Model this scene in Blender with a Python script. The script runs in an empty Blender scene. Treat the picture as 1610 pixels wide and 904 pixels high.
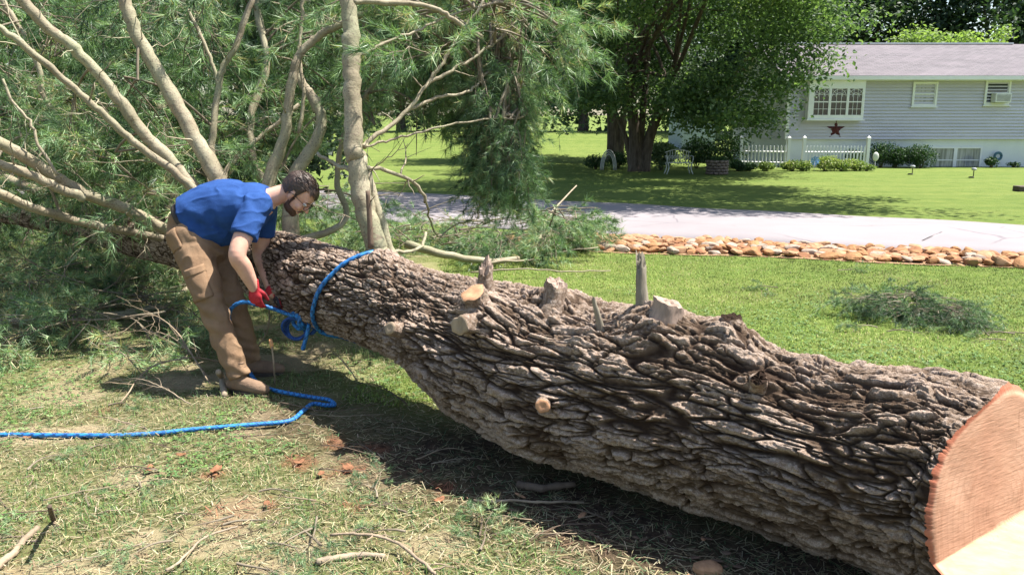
import bpy, math, random
import numpy as np
from mathutils import Vector, Matrix

# ---------------------------------------------------------------- scene, camera, light
scene = bpy.context.scene
COL = scene.collection
FPX, CX, CY = 1250.0, 805.0, 452.0
PITCH = math.atan((452 - 200) / FPX)
CAMZ = 1.6
SP, CP = math.sin(PITCH), math.cos(PITCH)

cam_d = bpy.data.cameras.new('camera')
cam_d.lens = 36 * FPX / 1610
cam_d.sensor_width = 36
cam_d.clip_start = 0.05
cam_d.clip_end = 3000
cam = bpy.data.objects.new('camera', cam_d)
COL.objects.link(cam)
cam.location = (0, 0, CAMZ)
cam.rotation_euler = (math.pi / 2 - PITCH, 0, 0)
scene.camera = cam

SUN = np.array([0.41, 0.07, 0.90]); SUN /= np.linalg.norm(SUN)   # direction to the sun
world = bpy.data.worlds.new('World'); scene.world = world; world.use_nodes = True
wn = world.node_tree; bg = wn.nodes['Background']
sky = wn.nodes.new('ShaderNodeTexSky'); sky.sky_type = 'NISHITA'; sky.sun_disc = False
sky.sun_elevation = math.asin(SUN[2]); sky.sun_rotation = math.atan2(SUN[0], SUN[1])
sky.air_density = 1.2; sky.dust_density = 1.5
wn.links.new(sky.outputs[0], bg.inputs[0]); bg.inputs[1].default_value = 0.085
sd = bpy.data.lights.new('sun', 'SUN'); sd.energy = 5.0; sd.angle = math.radians(0.53); sd.color = (1.0, 0.95, 0.87)
so = bpy.data.objects.new('sun', sd); COL.objects.link(so)
so.rotation_euler = Vector(tuple(SUN)).to_track_quat('Z', 'Y').to_euler()
scene.view_settings.view_transform = 'Standard'; scene.view_settings.look = 'None'
scene.view_settings.gamma = 1.0; scene.view_settings.exposure = 1.48
scene.render.engine = 'CYCLES'
scene.cycles.max_bounces = 6; scene.cycles.diffuse_bounces = 3; scene.cycles.transmission_bounces = 4
scene.cycles.transparent_max_bounces = 6
scene.cycles.use_denoising = True

# ---------------------------------------------------------------- layout helpers
def ray(px, py):
    a = (px - CX) / FPX; b = (CY - py) / FPX
    return np.array([a, CP + b * SP, -SP + b * CP])
def Q(px, py, t):            # a place t metres away along the view axis
    return np.array([0, 0, CAMZ]) + t * ray(px, py)
def onY(px, py, Y):          # a place in the vertical plane y = Y
    d = ray(px, py); return np.array([0, 0, CAMZ]) + d * (Y / d[1])
def proj(P):
    P = np.atleast_2d(P); d = P - np.array([0, 0, CAMZ])
    t = d[:, 1] * CP - d[:, 2] * SP; u = d[:, 1] * SP + d[:, 2] * CP
    return CX + FPX * d[:, 0] / t, CY - FPX * u / t, t
def sstep(x, a, b):
    x = np.clip((x - a) / (b - a), 0, 1); return x * x * (3 - 2 * x)
def terrain(x, y):
    x = np.asarray(x, float); y = np.asarray(y, float)
    return 1.3 * sstep(y, 38, 62) + 3.0 * sstep(y, 70, 200) + 0.012 * np.sin(x * 1.7 + y * .6) * np.sin(y * 1.3 - x * .4) * sstep(y, 30, 15)
def G(px, py, dz=0.0):       # the point of the ground seen there
    d = ray(px, py); z = 0.0
    for _ in range(12):
        t = (z - CAMZ) / d[2] if d[2] < -1e-4 else 200
        p = np.array([0, 0, CAMZ]) + t * d; z = float(terrain(p[0], p[1]))
    p[2] = z + dz; return p

# ---------------------------------------------------------------- noise
def _h(ix, iy, iz, s):
    n = (ix.astype(np.int64) * 73856093) ^ (iy.astype(np.int64) * 19349663) ^ (iz.astype(np.int64) * 83492791) ^ (s * 2654435761)
    n &= 0xffffffff
    n = ((n ^ (n >> 15)) * 2246822519) & 0xffffffff
    n = ((n ^ (n >> 13)) * 3266489917) & 0xffffffff
    n ^= n >> 16
    return n.astype(np.float64) / 4294967295.0
def vn(P, s=0):
    i = np.floor(P); f = P - i; f = f * f * (3 - 2 * f)
    r = 0
    for dx in (0, 1):
        wx = f[:, 0] if dx else 1 - f[:, 0]
        for dy in (0, 1):
            wy = f[:, 1] if dy else 1 - f[:, 1]
            for dz in (0, 1):
                wz = f[:, 2] if dz else 1 - f[:, 2]
                r = r + wx * wy * wz * _h(i[:, 0] + dx, i[:, 1] + dy, i[:, 2] + dz, s)
    return r * 2 - 1
def fbm(P, o=3, s=0):
    r = 0; a = .5
    for k in range(o):
        r = r + a * vn(P * 2 ** k + 17.3 * k, s + k); a *= .5
    return r
def worley(P, s=0):
    i = np.floor(P); f1 = np.full(len(P), 9.); f2 = f1.copy(); cid = np.zeros(len(P))
    for dx in (-1, 0, 1):
        for dy in (-1, 0, 1):
            for dz in (-1, 0, 1):
                a, b, c = i[:, 0] + dx, i[:, 1] + dy, i[:, 2] + dz
                h = _h(a, b, c, s)
                d = (a + h - P[:, 0]) ** 2 + (b + _h(a, b, c, s + 1) - P[:, 1]) ** 2 + (c + _h(a, b, c, s + 2) - P[:, 2]) ** 2
                n = d < f1
                f2 = np.where(n, f1, np.minimum(f2, d)); f1 = np.where(n, d, f1); cid = np.where(n, h, cid)
    return np.sqrt(f1), np.sqrt(f2), cid

# ---------------------------------------------------------------- objects and meshes
def tag(o, label=None, cat=None, group=None, kind=None):
    if label: o['label'] = label
    if cat: o['category'] = cat
    if group: o['group'] = group
    if kind: o['kind'] = kind
    return o
def empty(name, loc=(0, 0, 0), label=None, cat=None, group=None, rz=0.0, parent=None):
    o = bpy.data.objects.new(name, None); COL.objects.link(o)
    o.location = tuple(float(v) for v in loc); o.rotation_euler = (0, 0, rz); o.empty_display_size = .1
    if parent: o.parent = parent
    return tag(o, label, cat, group)
def mkmesh(name, V, F, mat=None, smooth=True, attrs=None):
    """V (n,3); F: int array (m,k) or list of such arrays / lists of faces"""
    V = np.asarray(V, np.float32)
    me = bpy.data.meshes.new(name)
    if isinstance(F, np.ndarray): F = [F]
    F = [np.asarray(f, np.int32) for f in F if len(f)]
    nv = len(V); sizes = np.concatenate([np.full(len(f), f.shape[1], np.int32) for f in F])
    loops = np.concatenate([f.ravel() for f in F])
    me.vertices.add(nv); me.vertices.foreach_set('co', V.ravel())
    me.loops.add(len(loops)); me.loops.foreach_set('vertex_index', loops)
    me.polygons.add(len(sizes))
    starts = np.concatenate([[0], np.cumsum(sizes)[:-1]]).astype(np.int32)
    me.polygons.foreach_set('loop_start', starts)
    me.polygons.foreach_set('use_smooth', np.full(len(sizes), smooth))
    for k, a in (attrs or {}).items():
        a = np.asarray(a, np.float32)
        if a.ndim == 1:
            t = me.attributes.new(k, 'FLOAT', 'POINT'); t.data.foreach_set('value', a)
        else:
            if a.shape[1] == 3: a = np.concatenate([a, np.ones((len(a), 1), np.float32)], 1)
            t = me.attributes.new(k, 'FLOAT_COLOR', 'POINT'); t.data.foreach_set('color', a.ravel())
    if mat: me.materials.append(mat)
    me.update(calc_edges=True); me.validate()
    return me
def link(name, me, parent=None, world_at=None):
    """a mesh given in world coordinates; its origin stays at the parent's unless world_at moves it"""
    o = bpy.data.objects.new(name, me); COL.objects.link(o)
    if parent is not None:
        o.parent = parent
        o.matrix_parent_inverse = parent.matrix_basis.inverted()
    if world_at is not None:
        me.transform(Matrix.Translation([-float(v) for v in world_at]))
        o.location = tuple(float(v) for v in world_at)
    return o
class MB:
    def __init__(s): s.V = []; s.F = {}; s.A = {}; s.n = 0
    def add(s, V, F, **attrs):
        V = np.asarray(V, float).reshape(-1, 3)
        if isinstance(F, np.ndarray) or (len(F) and not isinstance(F[0], (list, tuple, np.ndarray))): F = [F]
        groups = F if (len(F) and isinstance(F[0], np.ndarray)) else None
        if groups is None:
            d = {}
            for f in F: d.setdefault(len(f), []).append(f)
            groups = [np.array(v) for v in d.values()]
        for g in groups:
            if len(g): s.F.setdefault(g.shape[1], []).append(g + s.n)
        for k, a in attrs.items():
            s.A.setdefault(k, []).append((s.n, len(V), a))
        s.V.append(V); s.n += len(V); return s
    def box(s, lo, hi):
        x0, y0, z0 = lo; x1, y1, z1 = hi
        V = [(x0, y0, z0), (x1, y0, z0), (x1, y1, z0), (x0, y1, z0), (x0, y0, z1), (x1, y0, z1), (x1, y1, z1), (x0, y1, z1)]
        return s.add(V, [(0, 3, 2, 1), (4, 5, 6, 7), (0, 1, 5, 4), (1, 2, 6, 5), (2, 3, 7, 6), (3, 0, 4, 7)])
    def tube(s, P, R, n=8, caps=True, **a):
        V, F = tube(P, R, n, caps); return s.add(V, F, **a)
    def mesh(s, name, mat, smooth=True):
        V = np.concatenate(s.V); at = {}
        for k, l in s.A.items():
            first = np.asarray(l[0][2])
            arr = np.zeros((s.n,) if first.ndim <= 1 and k != 'col' else (s.n, 3))
            for (i, c, a) in l: arr[i:i + c] = a
            at[k] = arr
        return mkmesh(name, V, [np.concatenate(v) for v in s.F.values()], mat, smooth, at)
    def build(s, name, mat, parent=None, smooth=True, world_at=None):
        return link(name, s.mesh(name, mat, smooth), parent, world_at)
def unit(v):
    v = np.asarray(v, float); return v / (np.linalg.norm(v, axis=-1, keepdims=True) + 1e-12)
def frames(P, up=(0.13, 0.21, 0.97)):
    P = np.asarray(P, float); T = unit(np.gradient(P, axis=0)); N = []
    n = np.cross(T[0], up); n = n if np.linalg.norm(n) > 1e-3 else np.cross(T[0], (1, 0, 0)); n = unit(n)
    for t in T:
        n = unit(n - t * np.dot(n, t)); N.append(n)
    N = np.array(N); return T, N, np.cross(T, N)
def tube(P, R, n=8, caps=True):
    P = np.asarray(P, float); m = len(P); R = np.broadcast_to(np.asarray(R, float), (m,))
    T, N, B = frames(P); th = np.arange(n) * 2 * np.pi / n
    V = (P[:, None] + R[:, None, None] * (np.cos(th)[None, :, None] * N[:, None] + np.sin(th)[None, :, None] * B[:, None])).reshape(-1, 3)
    i = np.arange(m - 1)[:, None] * n; j = np.arange(n)[None]; k = (j + 1) % n
    F = [np.stack([i + j, i + k, i + n + k, i + n + j], -1).reshape(-1, 4)]
    if caps:
        V = np.concatenate([V, P[:1], P[-1:]]); c = np.arange(n); d = (c + 1) % n
        F.append(np.concatenate([np.stack([d, c, np.full(n, m * n)], -1), np.stack([(m - 1) * n + c, (m - 1) * n + d, np.full(n, m * n + 1)], -1)]))
    return V, F
def spline(P, n):            # Catmull-Rom through P, n samples
    P = np.asarray(P, float); m = len(P)
    if m == 2: return P[0] + np.linspace(0, 1, n)[:, None] * (P[1] - P[0])
    E = np.concatenate([[2 * P[0] - P[1]], P, [2 * P[-1] - P[-2]]])
    u = np.linspace(0, m - 1 - 1e-6, n); i = np.floor(u).astype(int); f = (u - i)[:, None] if P.ndim > 1 else u - i
    a, b, c, d = E[i], E[i + 1], E[i + 2], E[i + 3]
    return .5 * (2 * b + (c - a) * f + (2 * a - 5 * b + 4 * c - d) * f * f + (3 * b - a - 3 * c + d) * f ** 3)
def ellipsoid(c, r, nu=16, nv=10, M=None):
    u = np.arange(nu) * 2 * np.pi / nu; v = np.linspace(0, np.pi, nv + 1)[1:-1]
    V = np.stack([np.outer(np.sin(v), np.cos(u)), np.outer(np.sin(v), np.sin(u)), np.outer(np.cos(v), np.ones(nu))], -1).reshape(-1, 3)
    V = np.concatenate([V, [[0, 0, 1], [0, 0, -1]]]) * np.asarray(r)
    if M is not None: V = V @ np.asarray(M).T
    V = V + np.asarray(c); m = nv - 1
    i = np.arange(m - 1)[:, None] * nu; j = np.arange(nu)[None]; k = (j + 1) % nu
    F = [np.stack([i + j, i + nu + j, i + nu + k, i + k], -1).reshape(-1, 4)]
    c_ = np.arange(nu); d_ = (c_ + 1) % nu
    F.append(np.concatenate([np.stack([c_, d_, np.full(nu, m * nu)], -1), np.stack([(m - 1) * nu + d_, (m - 1) * nu + c_, np.full(nu, m * nu + 1)], -1)]))
    return V, F
def evaluated(me, mods):
    o = bpy.data.objects.new('tmp', me); COL.objects.link(o)
    for t, kw in mods:
        m = o.modifiers.new(t, t)
        for k, v in kw.items(): setattr(m, k, v)
    dg = bpy.context.evaluated_depsgraph_get(); dg.update()
    r = bpy.data.meshes.new_from_object(o.evaluated_get(dg)); bpy.data.objects.remove(o); return r
def fused(mb, voxel, smooth_it=4, name='fused', mat=None):
    me = mb.mesh(name, None)
    r = evaluated(me, [('REMESH', dict(mode='VOXEL', voxel_size=voxel)), ('SMOOTH', dict(factor=.5, iterations=smooth_it))])
    r.name = name
    r.polygons.foreach_set('use_smooth', np.ones(len(r.polygons), bool))
    r.materials.clear()
    if mat: r.materials.append(mat)
    return r
def getco(me):
    a = np.zeros(len(me.vertices) * 3, np.float32); me.vertices.foreach_get('co', a); return a.reshape(-1, 3).astype(float)
def getno(me):
    a = np.zeros(len(me.vertices) * 3, np.float32); me.vertices.foreach_get('normal', a); return a.reshape(-1, 3).astype(float)
def setco(me, V):
    me.vertices.foreach_set('co', np.asarray(V, np.float32).ravel()); me.update()

# ---------------------------------------------------------------- materials
class NT:
    def __init__(s, name):
        s.m = bpy.data.materials.new(name); s.m.use_nodes = True; s.t = s.m.node_tree
        s.b = s.t.nodes['Principled BSDF']; s.out = s.t.nodes['Material Output']
        s.tc = s.n('ShaderNodeTexCoord')
    def n(s, t, **kw):
        x = s.t.nodes.new(t)
        for k, v in kw.items():
            if k.startswith('i_'): x.inputs[k[2:].replace('_', ' ')].default_value = v
            else: setattr(x, k, v)
        return x
    def l(s, a, b): s.t.links.new(a, b); return s
    def ramp(s, fac, stops, interp='LINEAR'):
        r = s.n('ShaderNodeValToRGB'); r.color_ramp.interpolation = interp
        e = r.color_ramp.elements
        while len(e) < len(stops): e.new(.5)
        for el, (p, c) in zip(e, stops): el.position = p; el.color = (*c, 1) if len(c) == 3 else c
        s.l(fac, r.inputs[0]); return r.outputs[0]
    def noise(s, scale, detail=4, rough=.6, vec=None, dist=0.0):
        x = s.n('ShaderNodeTexNoise'); x.inputs['Scale'].default_value = scale; x.inputs['Detail'].default_value = detail
        x.inputs['Roughness'].default_value = rough; x.inputs['Distortion'].default_value = dist
        s.l(vec or s.tc.outputs['Object'], x.inputs['Vector']); return x.outputs['Fac']
    def mapping(s, scale=(1, 1, 1), rot=(0, 0, 0), src=None):
        x = s.n('ShaderNodeMapping'); x.inputs['Scale'].default_value = scale; x.inputs['Rotation'].default_value = rot
        s.l(src or s.tc.outputs['Object'], x.inputs['Vector']); return x.outputs[0]
    def mix(s, fac, a, b, mode='MIX'):
        x = s.n('ShaderNodeMix', data_type='RGBA', blend_type=mode)
        for v, i in ((fac, 0), (a, 6), (b, 7)):
            if hasattr(v, 'links'): s.l(v, x.inputs[i])
            elif i == 0: x.inputs[0].default_value = v
            else: x.inputs[i].default_value = (*v, 1)
        return x.outputs[2]
    def math(s, op, a, b=0.0):
        x = s.n('ShaderNodeMath', operation=op)
        for i, v in enumerate((a, b)):
            if hasattr(v, 'links'): s.l(v, x.inputs[i])
            else: x.inputs[i].default_value = v
        return x.outputs[0]
    def attr(s, name): return s.n('ShaderNodeAttribute', attribute_name=name)
    def bump(s, h, strength=.4, dist=.01):
        x = s.n('ShaderNodeBump'); x.inputs['Strength'].default_value = strength; x.inputs['Distance'].default_value = dist
        s.l(h, x.inputs['Height']); s.l(x.outputs[0], s.b.inputs['Normal']); return s
    def col(s, c):
        if hasattr(c, 'links'): s.l(c, s.b.inputs['Base Color'])
        else: s.b.inputs['Base Color'].default_value = (*c, 1)
        return s
    def rough(s, r, spec=None, metal=None):
        s.b.inputs['Roughness'].default_value = r
        if spec is not None: s.b.inputs['Specular IOR Level'].default_value = spec
        if metal is not None: s.b.inputs['Metallic'].default_value = metal
        return s
def simple(name, c, rough=.6, var=.15, scale=8, bump=0.0, bscale=40, spec=.4, metal=0):
    t = NT(name); f = t.noise(scale, 5, .65)
    t.col(t.ramp(f, [(.3, tuple(v * (1 - var) for v in c)), (.7, tuple(min(1, v * (1 + var)) for v in c))])).rough(rough, spec, metal)
    if bump: t.bump(t.noise(bscale, 4, .6), bump, .01)
    return t.m
def leafmat(name, stops, transl=.35, rough=.55, spec=.3, attr='rnd'):
    t = NT(name); a = t.attr(attr); c = t.ramp(a.outputs['Fac'], stops); t.col(c).rough(rough, spec)
    tr = t.n('ShaderNodeBsdfTranslucent'); mx = t.n('ShaderNodeMixShader'); mx.inputs[0].default_value = transl
    t.l(t.mix(1.0, c, (1.5, 1.7, .75), 'MULTIPLY'), tr.inputs[0]); t.l(t.b.outputs[0], mx.inputs[1]); t.l(tr.outputs[0], mx.inputs[2]); t.l(mx.outputs[0], t.out.inputs[0])
    return t.m
# ================================================================ SETTING: ground, road
def ground_mat():
    t = NT('lawn_soil')
    big = t.noise(.35, 4, .6); mid = t.noise(2.2, 5, .65); fine = t.noise(26, 6, .7); fine2 = t.noise(140, 3, .7)
    # open lawn: mown green with yellower and darker drifts
    green = t.ramp(mid, [(.3, (.075, .12, .024)), (.5, (.115, .16, .034)), (.72, (.17, .20, .05))])
    green = t.mix(t.math('MULTIPLY', fine, .7), green, t.mix(fine2, (.045, .085, .018), (.165, .21, .06)))
    stripes = t.noise(1.0, 3, .5, t.mapping((.12, 1.6, 1), (0, 0, .35)))
    green = t.mix(t.ramp(stripes, [(.45, (0, 0, 0)), (.65, (.35, .35, .35))]), green, (.18, .205, .06))
    # thin trampled turf in the work area: thatch, soil
    thatch = t.ramp(fine, [(.32, (.035, .03, .016)), (.47, (.13, .11, .058)), (.6, (.25, .21, .12)), (.75, (.40, .33, .20))])
    thatch = t.mix(t.ramp(fine2, [(.42, (0, 0, 0)), (.6, (.6, .6, .6))]), thatch, (.11, .14, .045))
    bare = t.attr('bare'); thatch = t.mix(t.math('MULTIPLY', bare.outputs['Fac'], .85), thatch, t.ramp(fine2, [(.3, (.24, .185, .115)), (.7, (.42, .335, .22))]))
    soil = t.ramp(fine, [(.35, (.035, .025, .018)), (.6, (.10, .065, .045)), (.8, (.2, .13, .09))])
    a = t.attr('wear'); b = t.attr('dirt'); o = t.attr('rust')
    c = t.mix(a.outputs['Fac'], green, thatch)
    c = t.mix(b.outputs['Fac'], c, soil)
    rust = t.ramp(fine, [(.4, (.12, .05, .03)), (.7, (.34, .15, .085))])
    c = t.mix(o.outputs['Fac'], c, rust)
    t.col(c).rough(.95, .1)
    t.bump(t.math('ADD', t.math('MULTIPLY', fine, 1.0), t.math('MULTIPLY', fine2, .4)), .9, .03)
    return t.m
rng = np.random.default_rng(7)
LOGA, LOGB = np.array([1.75, 2.35]), np.array([-3.0, 6.4])      # the log's line on the ground
def log_dist(x, y):
    d = LOGB - LOGA; L2 = d @ d
    s = ((x - LOGA[0]) * d[0] + (y - LOGA[1]) * d[1]) / L2
    s_ = np.clip(s, -.3, 1.1); return np.hypot(x - LOGA[0] - s_ * d[0], y - LOGA[1] - s_ * d[1]), ((x - LOGA[0]) * d[1] - (y - LOGA[1]) * d[0]) / math.sqrt(L2)
def wear_at(x, y):
    """1 on the near, trampled side of the log, 0 on the open lawn"""
    P = np.stack([x, y, np.zeros_like(x)], -1)
    _, side = log_dist(x, y)
    w = sstep(-side + .25 * fbm(P * .9, 3, 3), -.15, .35)       # near side: side < 0
    w = np.maximum(w, sstep(-x + .8 * fbm(P * .5, 2, 9), .3, 1.5) * sstep(y, 11.5, 9.5))
    return w * (.80 + .22 * vn(P * 1.3, 5))
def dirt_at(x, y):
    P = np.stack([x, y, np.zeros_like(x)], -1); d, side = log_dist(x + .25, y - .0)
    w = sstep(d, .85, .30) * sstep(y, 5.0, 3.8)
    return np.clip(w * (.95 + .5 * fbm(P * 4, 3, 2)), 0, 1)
RUST = [(470, 728, .10), (548, 742, .12), (600, 705, .07), (520, 700, .07), (420, 795, .07), (335, 748, .05), (560, 795, .05), (700, 770, .06), (110, 577, .05)]
RUSTW = [(G(px, py), r) for px, py, r in RUST]
def rust_at(x, y):
    P = np.stack([x, y, np.zeros_like(x)], -1); n = fbm(P * 16, 3, 8); w = np.zeros_like(x)
    for g, r in RUSTW: w = np.maximum(w, sstep(np.hypot(x - g[0], (y - g[1])) + n * .10, r * 1.15, r * .4))
    w = np.maximum(w, sstep(fbm(P * 2.6 + 5, 3, 31), .36, .5) * wear_at(x, y) * .6 * (1 - dirt_at(x, y)))
    return w * .6
xs = np.concatenate([-np.geomspace(900, 8, 40), np.linspace(-7.5, 7.5, 400), np.geomspace(8, 900, 40)])
ys = np.concatenate([-np.geomspace(300, 2, 16), np.linspace(-1, 13, 380), np.linspace(13.4, 80, 90), np.geomspace(82, 1500, 24)])
X, Y = np.meshgrid(xs, ys); x, y = X.ravel(), Y.ravel()
P3 = np.stack([x, y, 0 * x], -1)
near = sstep(y, 14, 9) * sstep(np.abs(x), 9, 6)
z = terrain(x, y) + near * (.012 * fbm(P3 * 5, 3, 4) + .008 * vn(P3 * 14, 6))
nx, ny = len(xs), len(ys)
i = np.arange(ny - 1)[:, None] * nx; j = np.arange(nx - 1)[None]
F = np.stack([i + j, i + j + 1, i + nx + j + 1, i + nx + j], -1).reshape(-1, 4)
GM = ground_mat()
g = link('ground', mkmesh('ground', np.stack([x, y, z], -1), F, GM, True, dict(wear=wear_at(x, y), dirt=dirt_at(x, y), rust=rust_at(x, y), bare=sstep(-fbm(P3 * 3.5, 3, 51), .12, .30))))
tag(g, 'patchy lawn of mown grass and trampled thatch reaching the trees', 'ground', kind='structure')

# road: a pale concrete lane crossing behind the log
def interp_line(pts, n): return spline(np.array(pts), n)
nearL = [G(1800, 418), G(1610, 404), G(1350, 392), G(1150, 381), G(960, 372), G(850, 364), G(740, 357), G(600, 349), G(430, 341), G(200, 331), G(-100, 322)]
farL = [G(1850, 372), G(1610, 356), G(1380, 343), G(1150, 331), G(980, 321), G(850, 315), G(740, 309), G(600, 303), G(430, 297), G(200, 290), G(-100, 283)]
e = unit(nearL[0] - nearL[1]) * 30; nearL = [nearL[0] + e] + nearL; farL = [farL[0] + e] + farL
A = interp_line(nearL, 160); B = interp_line(farL, 160); V = []
NW = 7
for k in range(NW):
    f = k / (NW - 1); Pk = A * (1 - f) + B * f; V.append(np.stack([Pk[:, 0], Pk[:, 1], terrain(Pk[:, 0], Pk[:, 1]) + .02 + .03 * math.sin(f * math.pi)], -1))
V = np.concatenate(V); i = np.arange(NW - 1)[:, None] * 160; j = np.arange(159)[None]
F = np.stack([i + j, i + 160 + j, i + 161 + j, i + j + 1], -1).reshape(-1, 4)
# skirt down to the ground at both edges
V2 = np.concatenate([V, V[:160] - (0, 0, .08), V[-160:] - (0, 0, .08)]); n0 = NW * 160
jj = np.arange(159); F2 = np.stack([jj, jj + 1, n0 + jj + 1, n0 + jj], -1); b0 = (NW - 1) * 160
F3 = np.stack([b0 + jj + 1, b0 + jj, n0 + 160 + jj, n0 + 161 + jj], -1)
t = NT('worn_pale_asphalt'); fn = t.noise(60, 5, .7); bgn = t.noise(.5, 4, .6)
c = t.ramp(bgn, [(.3, (.225, .202, .212)), (.7, (.275, .248, .255))]); c = t.mix(t.math('MULTIPLY', fn, .35), c, (.13, .12, .125))
vor = t.n('ShaderNodeTexVoronoi', feature='DISTANCE_TO_EDGE'); vor.inputs['Scale'].default_value = .28
dn = t.n('ShaderNodeTexNoise'); dn.inputs['Scale'].default_value = 1.6; dn.inputs['Detail'].default_value = 5; t.l(t.tc.outputs['Object'], dn.inputs['Vector'])
t.l(t.mix(.22, t.tc.outputs['Object'], dn.outputs['Color'], 'ADD'), vor.inputs['Vector'])
ck = t.ramp(vor.outputs['Distance'], [(.0, (.75, .75, .75)), (.006, (0, 0, 0))]); c = t.mix(t.math('MULTIPLY', ck, t.ramp(t.noise(.4, 2, .5), [(.45, (0, 0, 0)), (.6, (1, 1, 1))])), c, (.10, .09, .105))
t.col(c).rough(.85, .2).bump(fn, .25, .01)
rd = link('road', mkmesh('road', V2, [F, F2, F3], t.m)); tag(rd, 'pale concrete lane crossing the lawn behind the log', 'road', kind='structure')

# ---------------------------------------------------------------- grass: uncountable blades in one object
def blades(P, H, W, lean, colr, seed):
    r = np.random.default_rng(seed); n = len(P)
    th = r.uniform(0, 2 * np.pi, n); d = np.stack([np.cos(th), np.sin(th), 0 * th], -1); s = np.stack([-np.sin(th), np.cos(th), 0 * th], -1)
    w = W[:, None] * .5; h = H[:, None]; up = np.array([0, 0, 1.])
    L = lean[:, None]
    m = P + h * .55 * (up * (1 - .35 * L) + d * L * .5); tp = P + h * (up * (1 - .75 * L) + d * L * .95)
    V = np.stack([P - s * w, P + s * w, m - s * w * .8, m + s * w * .8, tp], 1).reshape(-1, 3)
    b = np.arange(n)[:, None] * 5
    T = np.concatenate([b + [0, 1, 3], b + [0, 3, 2], b + [2, 3, 4]]).reshape(-1, 3)
    return V, T, np.repeat(colr, 5, 0)
def pick(rng_, n, table):
    k = rng_.choice(len(table), n, p=[t_[0] for t_ in table]); c = np.array([t_[1] for t_ in table])[k]
    return c * rng_.uniform(.75, 1.3, (n, 1)) * rng_.uniform(.92, 1.08, (n, 3))
def groundz(x, y): 
    P3 = np.stack([x, y, 0 * x], -1); near = sstep(y, 14, 9) * sstep(np.abs(x), 9, 6)
    return terrain(x, y) + near * (.012 * fbm(P3 * 5, 3, 4) + .008 * vn(P3 * 14, 6))
t = NT('grass_blades'); a = t.attr('col'); t.col(a.outputs['Color']).rough(.6, .25)
tr = t.n('ShaderNodeBsdfTranslucent'); mx = t.n('ShaderNodeMixShader'); mx.inputs[0].default_value = .3
t.l(a.outputs['Color'], tr.inputs[0]); t.l(t.b.outputs[0], mx.inputs[1]); t.l(tr.outputs[0], mx.inputs[2]); t.l(mx.outputs[0], t.out.inputs[0]); GRASSM = t.m
roadA2 = A[:, :2]
def before_road(x, y):       # True on this side of the stones
    yy = np.interp(x, roadA2[::-1, 0], roadA2[::-1, 1]) if roadA2[0, 0] > roadA2[-1, 0] else np.interp(x, roadA2[:, 0], roadA2[:, 1]); return y < yy
def scatter(n, power=1.0, ymax=13.5, seed=1):
    r = np.random.default_rng(seed); y = 1.7 + (ymax - 1.7) * r.random(n) ** power; x = r.uniform(-1, 1, n) * (y * .82 + 1.3) + .2
    return x, y, r
def stone_off(x):  return .85
mb = MB()
# turf in the work area: thin, mixed green and straw
x, y, r = scatter(260000, 1.5, 12, 11); w = wear_at(x, y); d = dirt_at(x, y); P3 = np.stack([x, y, 0 * x], -1)
clump = fbm(P3 * 3.5, 3, 51); keep = (w > .12) & (r.random(len(x)) < (.52 + 1.5 * clump)) & (d < .5) & (rust_at(x, y) < .4) & before_road(x, y + .9)
x, y, clump = x[keep], y[keep], clump[keep]; n = len(x)
kind = (r.random(n) + clump * .9 < .42)
cg = pick(r, n, [(.4, (.13, .21, .055)), (.3, (.22, .30, .10)), (.3, (.09, .17, .065))]); cs = pick(r, n, [(.5, (.44, .40, .21)), (.3, (.30, .25, .14)), (.2, (.52, .46, .29))])
c = np.where(kind[:, None], cs, cg); H = np.where(kind, r.uniform(.015, .055, n), r.uniform(.015, .06, n) * (1 + 1.2 * np.clip(clump, 0, 1))); lean = np.where(kind, r.uniform(.7, 1.3, n), r.uniform(.2, 1.1, n))
V, T, C = blades(np.stack([x, y, groundz(x, y)], -1), H, r.uniform(.0018, .004, n), lean, c, 1); mb.add(V, T, col=C)
# shaded soil under the log: sparse litter
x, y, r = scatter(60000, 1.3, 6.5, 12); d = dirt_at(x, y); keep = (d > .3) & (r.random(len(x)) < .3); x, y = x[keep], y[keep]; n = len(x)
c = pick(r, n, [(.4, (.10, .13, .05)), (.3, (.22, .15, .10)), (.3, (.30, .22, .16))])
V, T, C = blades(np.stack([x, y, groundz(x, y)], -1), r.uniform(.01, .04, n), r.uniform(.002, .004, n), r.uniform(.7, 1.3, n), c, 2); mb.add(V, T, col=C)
# open lawn on the far side: short dense green
x, y, r = scatter(330000, .9, 13.5, 13); w = wear_at(x, y); keep = (w < .35) & before_road(x, y + .85) & (dirt_at(x, y) < .5); x, y = x[keep], y[keep]; n = len(x)
P3 = np.stack([x, y, 0 * x], -1); yel = fbm(P3 * 1.2, 3, 71) + r.normal(0, .22, n); mod = 1 + .55 * fbm(P3 * .8 + 9, 3, 75) + .35 * vn(P3 * 6, 76)
c = pick(r, n, [(.45, (.135, .21, .04)), (.35, (.19, .255, .06)), (.2, (.26, .31, .09))]); c = np.where((yel > .24)[:, None], pick(r, n, [(.7, (.27, .30, .09)), (.3, (.36, .33, .17))]), c) * np.clip(mod, .5, 1.5)[:, None]
V, T, C = blades(np.stack([x, y, groundz(x, y)], -1), r.uniform(.02, .05, n), r.uniform(.004, .008, n), r.uniform(.3, 1.1, n), c, 3); mb.add(V, T, col=C)
o = mb.build('grass', GRASSM, None, False); tag(o, 'short grass blades and dry straw covering the yard around the log', 'grass', kind='stuff')
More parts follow.
